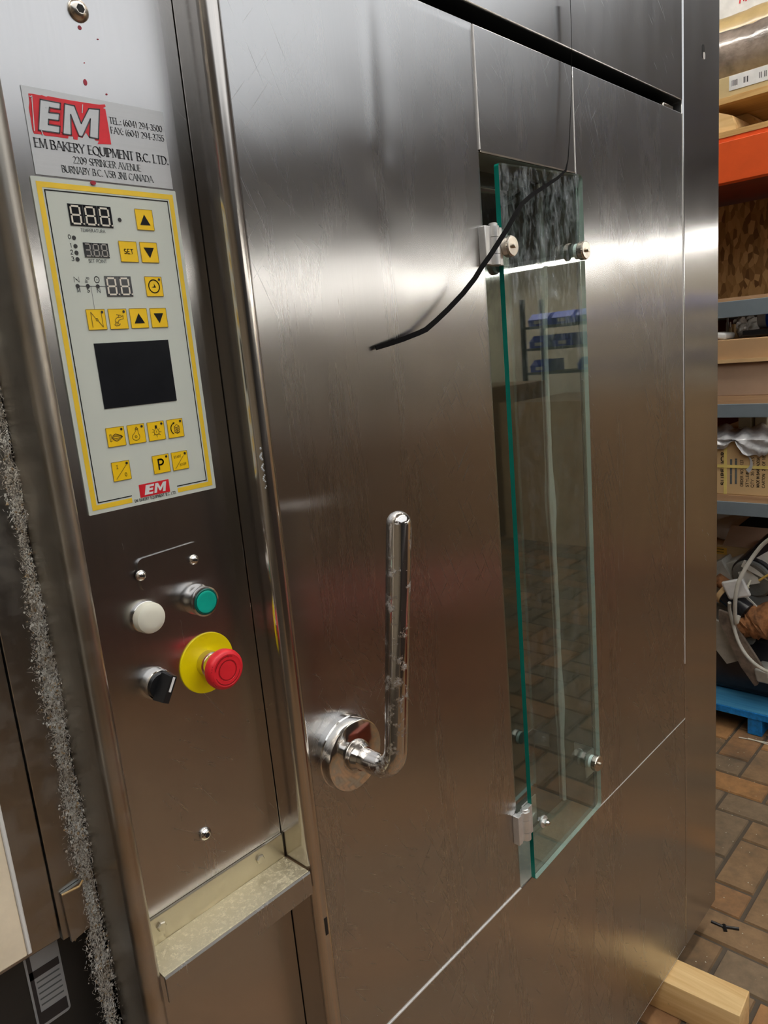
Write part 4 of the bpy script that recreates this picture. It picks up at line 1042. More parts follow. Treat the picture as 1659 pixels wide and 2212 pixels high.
for i in range(21000):
    z = rnd.uniform(-.80, .06); am = amount(z)
    if rnd.random() > am: continue
    p0 = Vector((min(lx_at(z) + rnd.gauss(0, .0031) * (.5 + am), .2258), YL - abs(rnd.gauss(0, .0040)) * am - .0008, z))
    d_ = Vector((rnd.gauss(0, 1), rnd.gauss(-.3, .7), rnd.gauss(0, 1.2))).normalized(); l_ = rnd.uniform(.0014, .0050)
    p1 = p0 + d_ * l_ * .5 + Vector((rnd.gauss(0, .0006), rnd.gauss(0, .0006), 0)); p2 = p1 + (d_ + Vector((rnd.gauss(0, .7), rnd.gauss(0, .4), rnd.gauss(0, .7)))).normalized() * l_ * .5
    for p_ in (p1, p2):
        p_.x = min(p_.x, .2262); p_.y = min(p_.y, YL - .0004)
    s_ = d_.cross(Vector((.3, .8, .2))).normalized() * .00016
    b.add([p0 - s_, p0 + s_, p1 + s_, p1 - s_, p2], [[0, 1, 2, 3], [3, 2, 4]], M_LINT)
o = tag(obj('lint', b), 'grey fluffy lint caked down the gap left of the control panel', 'lint'); o['kind'] = 'stuff'
# cream board
q = atY(65, 2051, .55); ql = atY(0, 2091, .55)
bd = MB(); bd.box(-.42, q.x - .0035, .545, .565, q.z, .0, M_BOARD, .001); bd.box(q.x - .0035, q.x, .5448, .565, q.z, .0, M_BOARDEDGE, .001)
tag(obj('board', bd), 'cream painted board with a white edge at the left beside the grimy cabinet', 'board')

# ================================================================== WOOD BLOCK
zt = -1.455
p0, p1, p2 = atZ(1466.6, 2072.7, zt), atZ(1619.8, 2140.4, zt), atZ(1594.7, 2181.7, zt)
wdt = .080; ax = Vector((p1.x - p0.x, p1.y - p0.y, 0)).normalized(); perp = Vector((ax.y, -ax.x, 0))
if perp.x > 0: perp = -perp
far = p1 - ax * .62
c = (p1 + far) / 2 + perp * wdt / 2; c.z = (zt + FZ) / 2
tag(obj('wood_block', MB().obox(c, ax * .31, perp * wdt / 2, Vector((0, 0, (zt - FZ) / 2)), M_BLOCK, .003)), 'pale pine timber block on the brick floor under the corner of the oven door', 'wood block')

# ================================================================== PALLET RACK
RXF = 2.8; RY0, RY1, RXB = .62, 2.45, 3.75
rk = thing('pallet_rack', 'pallet rack with an orange top beam and blue grey lower beams beyond the oven', 'rack', (3.2, 1.5, FZ))
def zat(v, u=1556): return atX(u, v, RXF).z
def beam(name, v0, v1, mat, **kw):
    m = MB(); z1, z0 = zat(v0), zat(v1); m.box(RXF, RXF + .045, RY0 + .06, RY1, z0, z1, mat, .002)
    return obj(name, m, rk, **kw), z0, z1
_, zr0, zr1 = beam('beam', 309, 397, M_ORANGE, label='orange beam')
obj('beam_lip', MB().box(RXF + .012, RXF + .045, RY0 + .06, RY1, zr1, zr1 + .016, M_ORANGE, .001), rk, label='orange beam')
_, g10, g11 = beam('beam', 653, 688, M_GREYB); _, g20, g21 = beam('beam', 873.5, 902.5, M_GREYB); _, g30, g31 = beam('beam', 1082.5, 1111, M_GREYB)
for v0, v1, mt in ((300, 0, M_ORANGE), (0, 0, M_GREYB), (0, 0, M_GREYB), (0, 0, M_GREYB)): pass
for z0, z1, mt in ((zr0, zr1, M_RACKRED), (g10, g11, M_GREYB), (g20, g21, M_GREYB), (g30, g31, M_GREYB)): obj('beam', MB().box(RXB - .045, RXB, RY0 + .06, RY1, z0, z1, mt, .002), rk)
for yy in (RY0, RY1):
    for xx in (RXF, RXB - .07): obj('upright', MB().box(xx, xx + .07, yy, yy + .06, FZ, CEIL - .25, M_GREYB, .003), rk)
obj('shelf_board', MB().box(RXF + .01, RXB, RY0 + .06, RY1, zr1 + .016, zr1 + .034, M_PLY), rk)
for z1, hh in ((g21, .028), (g31, .024)): obj('shelf_board', MB().box(RXF + .006, RXB - .002, RY0 + .06, RY1, z1, z1 + hh, M_CHIP), rk)
obj('shelf_board', MB().box(RXF + .006, RXB - .002, RY0 + .06, RY1, g11, g11 + .012, M_CHIP), rk)
obj('back_panel', MB().box(3.30, 3.318, RY0 + .07, RY1, g11 + .012, zr0 - .004, M_OSB), rk, label='dark strand board back panel')
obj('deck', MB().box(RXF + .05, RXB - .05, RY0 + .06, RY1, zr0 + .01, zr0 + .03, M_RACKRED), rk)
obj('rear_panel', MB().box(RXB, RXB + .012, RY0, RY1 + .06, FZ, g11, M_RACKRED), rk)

# ---- load on top of the rack
zd = zr1 + .034
yv = lambda u, v, X=RXF: atX(u, v, X).y
z_up0 = zat(222, 1562); z_up1 = zat(208, 1562)
tag(obj('wooden_wedge', MB().prism([(-.99, zd), (-.93, zd), (-.945, zd + .05), (-1.0, zd + .075)], SIDE, RXF + .03, RXF + .20, M_BLOCK)), 'small split wood wedge lying on the rack deck above the orange beam', 'wood')
tag(obj('wood_chock', MB().prism([(-1.13, z_up0 - .002), (-.952, z_up0 - .002), (-.925, z_up0 - .030), (-.86, zd + .004), (-.90, zd), (-1.13, zd)], SIDE, RXF + .215, RXF + .36, M_BLOCK)), 'rough pale timber chock holding up the plywood sheet above the orange beam', 'wood')
tag(obj('plywood_sheet', MB().box(RXF + .02, RXB - .05, RY0 + .1, RY1 - .05, z_up0, z_up1, M_PLY, .001)), 'plywood sheet lying level above the timber chock on the rack', 'plywood')
zc0 = z_up1; zc1 = zat(162, 1562)
fb = thing('flat_carton', 'flat yellowish carton with a white barcode label on the plywood sheet', 'box', (3.1, 1.2, zc0))
obj('carton_body', MB().box(RXF + .03, RXB - .1, RY0 + .08, RY1 - .2, zc0, zc1, M_CARDY, .003), fb)
lb = MB(); ya, yb2 = -.955, -.60; za_, zb3 = zc1 - .047, zc1 - .002
lb.box(RXF + .0285, RXF + .03, .83, .955, za_, zb3, M_WHITEP)
rnd = random.Random(2); a = -.948
while a < -.84:
    wv = rnd.choice((.0012, .002, .003))
    if rnd.random() < .75 and not (-.898 < a < -.86): lb.face([SIDE(a, za_ + .012, RXF + .0283), SIDE(a + wv, za_ + .012, RXF + .0283), SIDE(a + wv, za_ + .030, RXF + .0283), SIDE(a, za_ + .030, RXF + .0283)], M_INK)
    a += wv + rnd.choice((.0015, .0025))
obj('barcode_label', lb, fb, label='white barcode label')
zr_c = zc1 + .062
def roll(name, x, z, r, mat, label, cat, ph=0):
    m = MB(); path = []; rad = []; rn = random.Random(ph)
    for i in range(60):
        y = RY0 + .06 + (RY1 - RY0 - .3) * i / 59; path.append((x + rn.uniform(-.002, .002), y, z)); rad.append(r * (1 + .02 * math.sin(y * 31 + ph) + rn.uniform(-.012, .012)))
    m.tube(path, rad, mat, 28)
    return tag(obj(name, m), label, cat)
roll('wrapped_roll', RXF + .16, zr_c + .028, .088, M_FILM, 'long brown roll wrapped in clear shiny film on the flat carton', 'roll', 1)
roll('tan_roll', RXF + .33, zr_c + .135, .085, M_FILMTAN, 'tan plastic wrapped roll behind and above the brown wrapped roll', 'roll', 4)
wb = thing('white_carton', 'white box with red lettering at the very top of the rack load', 'box', (3.3, 1.0, zat(28)))
zq = zat(26) ; obj('carton_body', MB().box(RXF + .44, RXF + .84, .72, 1.35, zc1 + .002, zq + .22, M_WHITEP, .004), wb)
lt = MB(); aq = atX(1598, 4, RXF + .439)
for k_ in range(7): lt.strip([(-aq.y + .022 * k_, aq.z - .004), (-aq.y + .006 + .022 * k_, aq.z + .035), (-aq.y + .014 + .022 * k_, aq.z)], .005, SIDE, RXF + .4385, M_LOGORED)
for k_ in range(3): lt.strip([(-aq.y - .16 + .012 * k_, aq.z - .026), (-aq.y - .16 + .012 * k_, aq.z + .0)], .004, SIDE, RXF + .4385, M_GREYINK)
obj('lettering', lt, wb, label='red lettering')

# ---- second level: clutter over two cartons
zA1, zA0 = zat(735), zat(783); zB1, zB0 = zat(786), zat(851)
sh2 = g21 + .028
lower = tag(obj('cardboard_box', MB().box(RXF + .012, RXF + .62, .70, 1.55, sh2, zB1, M_CARDP, .004)), 'wide pinkish brown cardboard box on the board of the upper grey beam', 'box')
upper = tag(obj('cardboard_box', MB().box(RXF + .004, RXF + .62, .70, 1.50, zB1 + .0005, zA1, M_CARD, .004)), 'wide orange brown cardboard box stacked on the pinkish brown box', 'box')
obj('flap', MB().box(RXF - .006, RXF + .003, .705, 1.45, zB1 + .001, zB1 + .014, M_CARDL), upper)
zT = zA1 + .0005
def onT(u, v, X): return atX(u, v, X)
m = MB(); m.box(RXF + .02, RXF + .50, .70, .902, zT + .006, zT + .026, M_BLACKP, .004)
tag(obj('dark_tray', m), 'dark flat tray lying on the orange brown box under the grey beam', 'tray')
def bottle(name, u0, v0, u1, v1, X, mats, label, cat, cap=.25, neck=.5):
    """upright bottle whose left, top, right, bottom in the photograph are u0 v0 u1 v1 at distance X"""
    pa, pb = atX(u0, v1, X), atX(u1, v0, X); y = (pa.y + pb.y) / 2; r = abs(pa.y - pb.y) / 2; h = pb.z - zT
    body = MB(); body.lathe((X, y, zT), (0, 0, 1), [(0, r * .9), (.004, r), (h * (1 - cap) * .85, r), (h * (1 - cap), r * neck)], mats[0], 24)
    t_ = thing(name, label, cat, (X, y, zT)); obj('bottle_body', body, t_)
    obj('cap', MB().lathe((X, y, zT + h * (1 - cap)), (0, 0, 1), [(0, r * neck * 1.1), (h * cap * .9, r * neck), (h * cap, r * neck * .7)], mats[1], 20), t_)
bottle('squeeze_bottle', 1575, 695, 1581, 727, RXF + .10, (M_NICKELP, M_WHITEP), 'small tan bottle with a white cap on the orange brown box', 'bottle', .3)
bottle('spray_bottle', 1568, 684, 1575, 727, RXF + .17, (M_LABELW, M_LABELW), 'thin grey translucent bottle left of the small tan bottle', 'bottle', .2, .6)
m = MB(); q = atX(1561, 722, RXF + .05)
m.obox((RXF + .06, q.y, zT + .014), (.05, 0, 0), (0, .024, .004), (0, -.002, .012), M_WHITEP, .008, 3)
tag(obj('white_pouch', m), 'small white pouch lying at the near end of the orange brown box', 'pouch')
bx = tag(obj('carton', MB().box(RXF + .16, RXF + .22, *sorted((atX(1580, 720, RXF + .16).y, atX(1586, 720, RXF + .16).y)), zT, zT + .052, M_CARDL, .002)), 'tiny tan carton beside the small tan bottle', 'box')
def bag(name, cx, y0, y1, z0, z1, dx, mat, label, cat, seed, n=22):
    rn = random.Random(seed); bm_ = bmesh.new(); bmesh.ops.create_icosphere(bm_, subdivisions=4, radius=1)
    ph = [rn.uniform(0, 6) for _ in range(6)]
    for v_ in bm_.verts:
        c_ = v_.co.copy(); f_ = 1 + .10 * math.sin(c_.y * 9 + ph[0] + c_.z * 5) + .08 * math.sin(c_.z * 14 + ph[1] + c_.y * 6) + .05 * math.sin(c_.x * 17 + ph[2] + c_.y * 13)
        c_ *= f_; v_.co = Vector((cx + c_.x * dx, (y0 + y1) / 2 + c_.y * (y1 - y0) / 2, max(z0, (z0 + z1) / 2 + c_.z * (z1 - z0) / 2)))
    m = MB(); m.bm(bm_, mat); return tag(obj(name, m, smooth=60), label, cat)
bag('plastic_bag', RXF + .24, atX(1612, 700, RXF + .24).y, atX(1587, 700, RXF + .24).y, zT, zT + .074, .06, M_BAGB, 'crumpled smoky plastic bag with a yellow mark behind the bottles', 'bag', 3)
bag('canvas_sack', RXF + .33, atX(1636, 700, RXF + .33).y, atX(1608, 700, RXF + .33).y, zT, zT + .076, .06, M_PAPER, 'pale beige sack slumped behind the dark tray', 'bag', 9)
q = atX(1655, 692, RXF + .14); zt_ = zT + .0265
t_ = thing('blue_lidded_jar', 'white jar with a round blue lid standing on the dark tray', 'jar', (RXF + .14, q.y, zt_))
obj('jar_body', MB().lathe((RXF + .14, q.y + .022, zt_ + .036), (0, -1, 0), [(0, .030), (.004, .034), (.030, .034)], M_WHITEP, 24), t_)
obj('lid', MB().lathe((RXF + .14, q.y - .008, zt_ + .036), (0, -1, 0), [(0, .0355), (.034, .0355), (.038, .031), (.040, .004)], M_BLUECAP, 28), t_)

# ---- third level: strapped carton, bag on it
sh3 = g31 + .024
zC1 = zat(948); CXF = RXF + .012
ct = thing('strapped_carton', 'tan shipping carton with yellow straps and sideways black printing', 'box', (CXF + .3, 1.1, sh3))
obj('carton_body', MB().box(CXF, CXF + .55, .70, 1.08, sh3, zC1, M_CARDL, .004), ct)
m = MB(); ys_ = atX(1567, 1010, CXF).y; zs_ = atX(1600, 1008, CXF).z
obj('strap', MB().box(CXF - .0015, CXF - .0002, ys_ - .0055, ys_ + .0055, sh3 + .002, zC1, M_STRAP), ct)
obj('strap', MB().box(CXF - .0028, CXF - .0016, .70, 1.08, zs_ - .0055, zs_ + .0055, M_STRAP), ct)
m = MB(); cc = atX(1605, 998, CXF)
tp = [SIDE(-cc.y + .030 * math.cos(math.radians(a)), cc.z + .034 * math.sin(math.radians(a)) - .004, CXF - .0034) for a in range(110, -70, -12)]
for p_, q_ in zip(tp[:-1], tp[1:]):
    pass
wv = [.0015 + .008 * (i / len(tp)) ** 2 for i in range(len(tp))]
vs = []
for i, p_ in enumerate(tp):
    t_ = (tp[min(i + 1, len(tp) - 1)] - tp[max(i - 1, 0)]).normalized(); s_ = t_.cross(Vector((1, 0, 0))); vs += [p_ - s_ * wv[i], p_ + s_ * wv[i]]
m.add(vs, [[2 * i, 2 * i + 1, 2 * i + 3, 2 * i + 2] for i in range(len(tp) - 1)], M_BAG); obj('tape_end', m, ct, label='curled clear tape')
UPF = lambda a, b_, d: Vector((d, -b_, a))       # sideways lettering: reads upwards, letter tops to the left
pr_ = MB(); d = CXF - .0004
def side_text(s_, u, v0, v1, hpx, wt=.16):
    p0, p1 = atX(u, v0, CXF), atX(u, v1, CXF); h = abs(atX(u - hpx, v0, CXF).y - p0.y)
    text(pr_, s_, p0.z, p0.y, p1.z, p0.y, h, lambda a, b_, dd: Vector((dd, b_, a)), d, M_INK, False, wt)
side_text('SUPERIOR', 1565, 1048, 976, 7.5, .24)
side_text('ORDER NO. 9137', 1605, 1051, 994, 6.0); side_text('STYLE# 5', 1617, 1052, 1012, 6.0); side_text('QTY  36 PIECES', 1628, 1053, 988, 6.0)
side_text('MADE IN BANGLADESH', 1640, 1053, 989, 6.0); side_text('CARTON  24 OF 185', 1652, 1054, 983, 6.0)
for u in (1579, 1589.5):
    p0, p1 = atX(u, 1044, CXF), atX(u, 992, CXF); zz = p0.z; rn = random.Random(int(u))
    while zz < p1.z:
        l_ = rn.uniform(.012, .03); pr_.strip([(zz, -p0.y), (min(zz + l_, p1.z), -p0.y)], .0075, lambda a, b_, dd: Vector((dd, -b_, a)), d, M_GREYINK); zz += l_ + .006
obj('printed_text', pr_, ct)
bg_z0 = zC1 + .0005
b = MB(); N1, N2 = 40, 14; vs = []
rn = random.Random(8)
for i in range(N1 + 1):
    y = 1.04 - .36 * i / N1
    drop = .036 + .020 * math.sin(i * .33 + .4) + .010 * math.sin(i * .8) + (.012 if 14 < i < 24 else 0)
    for j in range(N2 + 1):
        t_ = j / N2
        if t_ < .45: k_ = t_ / .45; x = CXF - .012; z = bg_z0 - drop * (1 - k_); x -= .006 * math.sin(k_ * 9 + i * .5) + .004
        else: k_ = (t_ - .45) / .55; x = CXF - .012 + .20 * k_; z = bg_z0 + .002 + (.020 + .008 * math.sin(i * .4 + 1)) * math.sin(min(1, k_ * 1.1) * PI / 2 * 1.2) + .006 * math.sin(i * .9 + j * .8)
        vs.append((x + rn.uniform(-.001, .001), y, z + rn.uniform(-.0012, .0012)))
b.add(vs, [[i * (N2 + 1) + j, i * (N2 + 1) + j + 1, (i + 1) * (N2 + 1) + j + 1, (i + 1) * (N2 + 1) + j] for i in range(N1) for j in range(N2)], M_BAG)
n0 = len(b.f)
tag(obj('plastic_sack', b, smooth=60), 'shiny pale grey plastic sack draped over the top of the strapped carton', 'bag')
q = atX(1606, 908, RXF + .2)
for u0, u1, lab in ((1596, 1626, 'cream foam block on the grey sack, the farther of the two'), (1632, 1659, 'cream foam block on the grey sack, the nearer of the two')):
    ya, yb2 = atX(u0, 908, RXF + .24).y, atX(u1, 908, RXF + .24).y
    tag(obj('foam_block', MB().box(RXF + .23, RXF + .40, min(ya, yb2), max(ya, yb2), bg_z0, g20 - .006, M_CREAM, .006)), lab, 'foam block', 'cream foam blocks')

# ---- bottom level: pallet with scrap
pl = thing('blue_pallet', 'blue painted wooden pallet on the floor under the rack', 'pallet', (3.2, 1.1, FZ))
zP1 = atX(1551, 1500, RXF).z; PXF = RXF - .03
zb0 = FZ + .012
zt0 = zat(1524); zt1 = zt0 + .022
for k_ in range(6):
    x0 = PXF + .002 + .165 * k_; obj('deck_board', MB().box(x0, x0 + (.145 if k_ else .150), .63, 1.45, zt0, zt1, M_PALLET, .002), pl)
obj('front_board', MB().box(PXF - .004, PXF + .0018, .63, 1.45, zt0 - .006, zt1 - .002, M_PALLETB, .001), pl, label='bright blue front edge')
yb0 = atX(1614, 1560, PXF).y; yb1 = atX(1646, 1560, PXF).y
for yy in (yb0, yb0 + .52):
    for xx in (0, .40, .82): obj('foot_block', MB().box(PXF + .002 + xx, PXF + .11 + xx, yy - abs(yb0 - yb1), yy, FZ + .001, zt0 - .0005, M_PALLETB, .003), pl)
obj('stringer_board', MB().box(PXF + .40, PXF + .42, .63, 1.45, FZ + .02, zt0 - .001, M_PALLET), pl)
tag(obj('wooden_batten', MB().box(PXF + .16, PXF + .20, .63, 1.5, FZ + .0005, FZ + .028, M_BLOCK, .002)), 'long pale wooden batten lying on the floor beneath the blue pallet', 'batten')

zS = zt1 + .0005
ob = thing('open_carton', 'open cardboard box with a yellow orange sticker behind the scrap parts', 'box', (3.4, 1.1, zS))
BX = RXF + .28; zO = atX(1570, 1150, BX).z; zF = atX(1600, 1183, BX).z
obj('box_wall', MB().box(BX + .006, BX + .46, .62, 1.40, zS, zF, M_CARDL, .003), ob)
obj('flap', MB().prism([(zF - .0, BX + .004), (zO, BX + .10), (zO + .004, BX + .108), (zF + .002, BX + .012)], lambda a, c, d: Vector((c, d, a)), .64, atX(1560, 1160, BX).y, M_CARDP), ob, label='pinkish brown raised flap')
q0, q1 = atX(1546, 1182, BX), atX(1569, 1199, BX)
st = MB(); st.box(BX + .0045, BX + .006, q1.y, q0.y + .02, q1.z, q0.z, M_NOTE)
for k_ in range(2): st.box(BX + .0040, BX + .0045, q1.y + .012, q1.y + .05, q1.z + .008 + .012 * k_, q1.z + .011 + .012 * k_, M_BROWNINK)
obj('sticker', st, ob, label='yellow orange sticker')
# papers and black tray above the open box
zU = zF + .09
tag(obj('foam_board', MB().obox(atX(1560, 1132, BX + .25), (.16, .0, .045), (0, .11, -.01), (-.001, 0, .004), M_PAPER, .002)), 'pale scuffed board lying lower under the lowest grey beam', 'board')
tag(obj('foam_board', MB().obox(atX(1575, 1120, BX + .24), (.16, .0, .045), (0, .12, .03), (-.001, 0, .003), M_PAPER, .002)), 'pale tilted board directly under the lowest grey beam beside the black crate', 'board')
kt = MB(); pts_ = [(1583, 1148), (1590, 1140), (1618, 1118), (1640, 1112), (1700, 1112), (1700, 1152)]
kt.prism([(-atX(u, v, BX + .16).y, atX(u, v, BX + .16).z) for u, v in pts_], SIDE, BX + .16, BX + .42, M_BLACKP)
tag(obj('black_crate', kt), 'black plastic crate with a sloped end under the lowest grey beam', 'crate')

# scrap heap pieces; positions read at the distance of the heap's face
HX_ = RXF + .12
def H(u, v, dx=0.0): return atX(u, v, HX_ + dx)
mo = thing('electric_motor', 'black electric motor with a round grey end cap in the scrap heap', 'motor', tuple(H(1650, 1180, .10)))
c0 = H(1627, 1248, -.01); c1 = H(1688, 1190, .20)
obj('motor_body', MB().tube([c0, c1], .085, M_BLACKM, 32), mo)
axm = (c0 - c1).normalized()
obj('end_cap', MB().lathe(c0 + axm * .001, axm, [(0, .078), (.010, .078), (.014, .070), (.012, .058), (.010, .040), (.014, .004)], M_GREYM, 32), mo, label='round grey end cap')
obj('terminal_plate', MB().obox(c0 + axm * .018 + Vector((0, .006, .010)), (0, -.030, .010), (0, .010, .026), axm * .003, M_PAPER), mo)
p_ = H(1634, 1226, -.05); obj('lead_wire', MB().tube([c0 + axm * .02, c0 + axm * .05 + Vector((0, .0, -.02)), H(1617, 1268, -.06), H(1606, 1284, -.05)], .004, M_CREAM, 8), mo)
obj('lead_wire', MB().tube([H(1640, 1254, -.05), H(1650, 1247, -.055), H(1672, 1236, -.05)], .0045, M_WIREY, 8), mo, label='yellow lead wire')
obj('rating_plate', MB().obox(H(1634, 1232, -.035), (0, -.050, -.022), (0, -.006, .014), (.004, 0, 0), M_PAPER, .002), mo)
obj('rating_plate', MB().obox(H(1661, 1208, -.02), (0, -.034, .026), (0, .018, .020), (.003, 0, 0), M_WHITEP, .002), mo)
kb = thing('control_box', 'dark grey metal control box with a slotted white bracket in the scrap heap', 'control box', tuple(H(1645, 1300)))
obj('box_body', MB().obox(H(1645, 1292, .05), (.05, 0, 0), (0, -.062, .048), (0, .048, .062), M_GREYM, .004), kb)
obj('box_side', MB().obox(H(1626, 1307, .03), (.06, 0, 0), (0, -.075, -.075), (0, .012, -.012), M_BLACKM, .003), kb)
bk = MB(); bk.obox(H(1624, 1310, -.04), (0, -.090, -.084), (0, .012, -.012), (.003, 0, 0), M_PAPER, .001)
for u, v in ((1611, 1294), (1622, 1303), (1634, 1316), (1639, 1322)): bk.lathe(H(u, v, -.0435), (-1, 0, 0), [(0, .0035), (.0008, .0035)], M_DARK, 10)
obj('slotted_bracket', bk, kb, label='white slotted bracket')
cyl = thing('black_cylinder', 'black shiny cylinder with a tan end lying on the scrap heap', 'cylinder', tuple(H(1595, 1310)))
a0, a1 = H(1570, 1284, -.03), H(1618, 1323, -.05); obj('cylinder_body', MB().tube([a0, a0 + (a1 - a0) * .94, a1], [.040, .036, .020], M_BLACKM, 28), cyl)
axc = (a0 - a1).normalized(); obj('end_disc', MB().lathe(a0, axc, [(0, .046), (.018, .046), (.022, .038)], M_CARDL, 28), cyl, label='tan end disc')
tag(obj('paper_tag', MB().obox(H(1590, 1272, -.075), (0, -.040, .014), (0, .016, .034), (.006, 0, 0), M_WHITEP, .008, 3)), 'crumpled white and bluish paper on the black cylinder', 'paper')
m = MB(); m.obox(H(1556, 1243, .06), (.05, 0, 0), (0, .05, -.035), (0, .028, .05), M_GALV, .006); m.obox(H(1585, 1243, .07), (.05, 0, 0), (0, -.055, .030), (0, .03, .055), M_GALV, .006); m.tube([H(1548, 1250, .0), H(1580, 1272, -.01)], .026, M_RUST, 14)
tag(obj('bent_bracket', m), 'bent dull grey metal bracket at the left of the scrap heap', 'bracket')
tag(obj('flat_bar', MB().obox(H(1630, 1215, .10), (.01, 0, 0), (0, -.12, .10), (0, .012, .014), M_GALV, .002)), 'long pale metal bar sloping up behind the black motor', 'bar')
m = MB(); rn = random.Random(4); cR0, cR1 = H(1596, 1362, -.06), H(1690, 1325, -.02); path = []; rad = []
for i in range(24): 
    f_ = i / 23; path.append(cR0.lerp(cR1, f_) + Vector((0, rn.uniform(-.004, .004), rn.uniform(-.005, .005)))); rad.append(.030 + .034 * min(1, f_ * 2.2) + rn.uniform(-.006, .006))
m.tube(path, rad, M_RUST, 18); tag(obj('rusty_pipe', m, smooth=80), 'thick flaking rusty iron pipe end in the scrap heap', 'pipe')
m = MB(); sh = [(1552, 1318), (1572, 1325), (1584, 1345), (1650, 1447), (1636, 1480), (1630, 1482), (1600, 1440), (1553, 1342)]
m.prism([(-H(u, v, -.10).y, H(u, v, -.10).z) for u, v in sh], SIDE, HX_ - .10, HX_ - .085, M_CHUTE)
tag(obj('metal_chute', m), 'long rusty edged metal strip sloping down over the pallet edge', 'metal strip')
m = MB(); sh = [(1540, 1335), (1556, 1345), (1594, 1428), (1570, 1434), (1540, 1395)]
m.prism([(-H(u, v, -.06).y, H(u, v, -.06).z) for u, v in sh], SIDE, HX_ - .06, HX_ - .045, M_GALV)
tag(obj('metal_plate', m), 'flat grey metal plate leaning behind the rusty edged strip', 'plate')
m = MB(); sh = [(1596, 1376), (1628, 1378), (1626, 1392), (1605, 1394)]
m.prism([(-H(u, v, -.05).y, H(u, v, -.05).z) for u, v in sh], SIDE, HX_ - .05, HX_ + .1, M_GREYM); tag(obj('steel_offcut', m), 'grey steel offcut under the rusty pipe', 'metal')
def cable(pix, r, label, dx):
    P_ = [H(u, v, dx + .02 * math.sin(i)) for i, (u, v) in enumerate(pix)]; out = []
    for i in range(len(P_) - 1):
        a_, b_, c_, d_ = P_[max(i - 1, 0)], P_[i], P_[i + 1], P_[min(i + 2, len(P_) - 1)]
        for k in range(6):
            t_ = k / 6; out.append(.5 * ((2 * b_) + (c_ - a_) * t_ + (2 * a_ - 5 * b_ + 4 * c_ - d_) * t_ * t_ + (3 * b_ - a_ - 3 * c_ + d_) * t_ ** 3))
    out.append(P_[-1]); tag(obj('cable', MB().tube(out, r, M_CABLE, 10)), label, 'cable')
cable([(1690, 1150), (1655, 1170), (1632, 1195), (1610, 1228), (1594, 1262), (1588, 1300), (1588, 1335), (1591, 1345), (1596, 1330)], .0075, 'grey cable looping up in front of the black motor', -.13)
cable([(1576, 1302), (1576, 1318), (1584, 1350), (1596, 1388), (1616, 1420), (1645, 1444), (1680, 1458)], .0065, 'grey cable hanging down across the rusty edged metal strip', -.135)
bag('scrap_bag', HX_ - .02, .66, .80, zS, zS + .12, .06, M_BAGB, 'crumpled grey plastic bag low in the scrap heap', 'bag', 12)
m = MB(); m.obox(H(1655, 1452, -.06), (.05, 0, 0), (0, .026, 0), (0, .006, .026), M_GALV, .008, 3); tag(obj('metal_fitting', m), 'small grey fitting resting at the edge of the blue pallet', 'fitting')
m = MB(); m.obox((HX_ + .06, 1.02, zS + .13), (.08, 0, 0), (0, .30, 0), (0, 0, .13), M_BLACKM, .03, 3); m.obox((HX_ + .07, .98, zS + .30), (.07, 0, 0), (0, .22, .02), (0, -.01, .06), M_GREYM, .02, 3)
tag(obj('scrap_housing', m), 'dark machine housing at the bottom of the scrap heap', 'machine part')

# ---- bits on the floor
rnd = random.Random(21)
for k_, (u, v, l_, an_) in enumerate(((1640, 1601, .07, 10), (1652, 1606, .06, -5))):
    q = atZ(u, v, FZ + .003); dd = Vector((math.sin(math.radians(an_)), -math.cos(math.radians(an_)), 0)) * l_
    tag(obj('straw', MB().tube([q - dd, q + dd], .002, M_CREAM, 6)), ('pale straw on the bricks near the pallet foot, the farther one', 'pale straw on the bricks near the pallet foot, the nearer one')[k_], 'straw', 'straws by the pallet')
q = atZ(1562, 2002, FZ + .003)
m = MB(); m.tube([q + Vector((.0, .03, 0)), q, q + Vector((.015, -.035, .002))], .004, M_BLACKP, 8); m.tube([q + Vector((-.012, -.01, 0)), q + Vector((.006, .0, .001))], .005, M_BLACKP, 8)
tag(obj('rubber_scrap', m), 'small black scrap on the brick floor beyond the wood block', 'scrap')
b = MB()
for i in range(150):
    q = Vector((rnd.uniform(1.5, 2.75), rnd.uniform(.42, .95), FZ + .002)); s_ = rnd.uniform(.0008, .0022)
    b.add([q + Vector((s_, 0, 0)), q + Vector((0, s_, 0)), q + Vector((-s_, 0, .0005)), q + Vector((0, -s_, 0)), q + Vector((0, 0, s_))], [[0, 1, 4], [1, 2, 4], [2, 3, 4], [3, 0, 4]], M_CREAM)
o = tag(obj('crumbs', b), 'pale crumbs and dust specks scattered on the brick floor', 'crumbs'); o['kind'] = 'stuff'

# ================================================================== THE FAR SIDE OF THE WORKSHOP (seen mirrored in the oven)
SXF = 8.0
def shelving(y0, y1, tag_label):
    t = thing('storage_shelving', tag_label, 'shelving', (SXF + .25, (y0 + y1) / 2, FZ))
    for yy in (y0, y1 - .05):
        for xx in (SXF, SXF + .45): obj('post', MB().box(xx, xx + .05, yy, yy + .05, FZ, .52, M_SHELFG, .002), t)
    for z in (.19, -.07, -.36, -.75, -1.2): obj('shelf', MB().box(SXF, SXF + .5, y0 + .05, y1 - .05, z - .03, z, M_SHELFG), t)
    return t
shelving(-3.95, -2.0, 'dark grey shelving unit with blue bins mirrored in the glass flap'); shelving(-1.95, 0.0, 'dark grey shelving unit with blue bins mirrored in the right door panel')
bin0 = thing('storage_bin', 'blue open storage bin on the grey shelving', 'bin', (SXF + .2, -3.7, .19), 'blue storage bins')
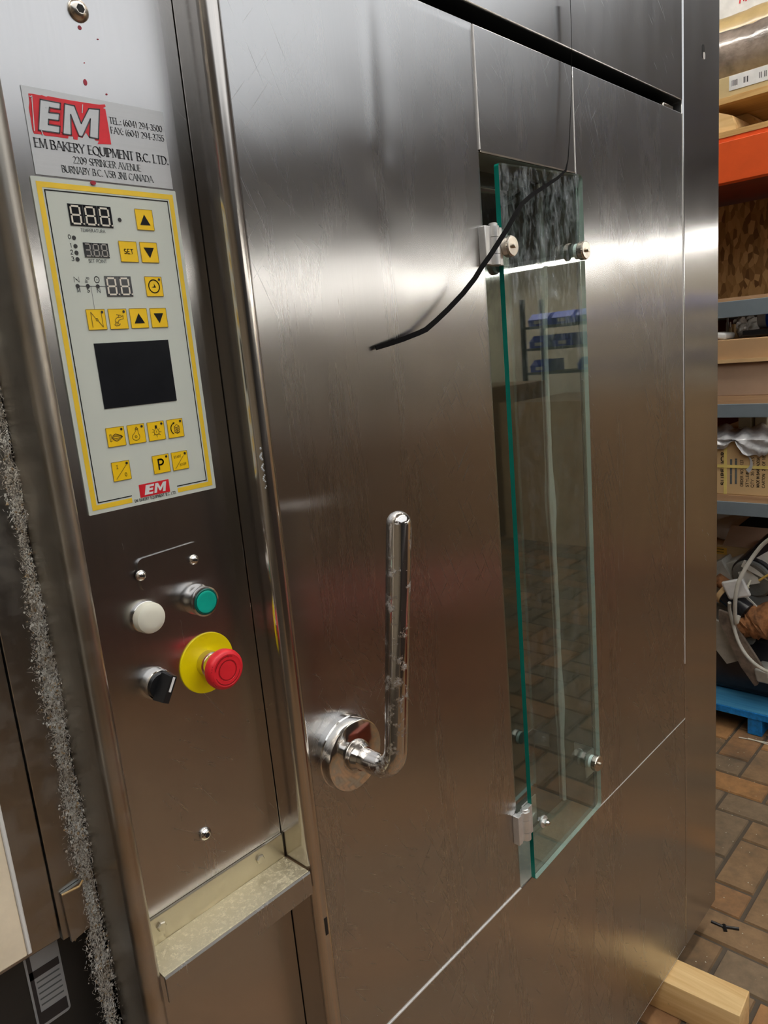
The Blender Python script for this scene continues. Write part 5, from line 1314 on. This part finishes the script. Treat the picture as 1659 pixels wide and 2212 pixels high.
m = MB(); m.prism([(SXF + .005, .192), (SXF + .36, .192), (SXF + .36, .335), (SXF + .10, .335), (SXF - .01, .265)], lambda a, c, d: Vector((a, d, c)), -3.83, -3.57, M_BINBLUE); obj('bin_body', m, bin0)
obj('bin_card', MB().box(SXF - .012, SXF - .008, -3.75, -3.65, .215, .255, M_PAPER), bin0)
rnd = random.Random(9)
for z in (.19, -.07, -.36):
    for k_ in range(11):
        y = -3.7 + .32 * k_
        if (z == .19 and k_ == 0) or (-2.15 < y < -1.75): continue
        if z < .1 and rnd.random() < .25: continue
        copy_tree(bin0, (SXF + .2, y, z + CZ))
def carton(x, y, dx, dy, h, label, mat=None, yaw=0):
    m = MB(); M4 = Matrix.Rotation(math.radians(yaw), 4, 'Z'); M4.translation = Vector((x, y, 0))
    m.box(-dx / 2, dx / 2, -dy / 2, dy / 2, FZ + .0005, FZ + h, mat or M_CARDL, .004, 2, M4); m.box(-dx / 2 - .001, dx / 2 + .001, -.03, .03, FZ + .001, FZ + h + .001, M_CARD, 0, 1, M4)
    tag(obj('shipping_carton', m), label, 'box')
carton(5.2, -2.55, .8, .75, 1.22, 'tall brown carton mirrored in the middle of the glass flap', M_CARD)
carton(5.3, -1.6, .8, .9, 1.10, 'brown carton mirrored in the right door panel beside the glass flap', M_CARD)
carton(5.2, -.70, .8, .8, 1.16, 'brown carton mirrored in the right part of the door', M_CARDL)
carton(5.1, -3.7, .8, .9, .85, 'low brown carton mirrored at the left of the glass flap', M_CARDP)
rc = thing('tool_chest', 'dark red steel chest mirrored as a reddish patch behind the door handle', 'chest', (2.2, -.9, FZ))
obj('chest_body', MB().box(1.65, 2.5, -1.25, -.72, FZ + .03, FZ + .52, M_MAROON, .02, 3), rc); obj('chest_lid', MB().box(1.63, 2.52, -1.27, -.70, FZ + .525, FZ + .60, M_MAROON, .02, 3), rc)
for x in (1.72, 2.43):
    for y in (-1.18, -.79): obj('foot', MB().box(x - .04, x + .04, y - .04, y + .04, FZ + .0005, FZ + .03, M_BLACKP), rc)
bn = thing('added_dark_bench', 'low dark brown bench added to be mirrored as the dark zone of the control cover', 'bench', (1.5, -2.8, FZ))  # unseen bench added so the lower control cover mirrors something dark
obj('worktop', MB().box(-.6, 3.3, -3.3, -2.35, -.47, -.42, M_BENCH, .004), bn)
obj('bench_body', MB().box(-.55, 3.25, -3.25, -2.40, FZ + .08, -.4705, M_BENCH), bn)
obj('plinth', MB().box(-.5, 3.2, -3.2, -2.46, FZ + .0005, FZ + .08, M_BLACKP), bn)
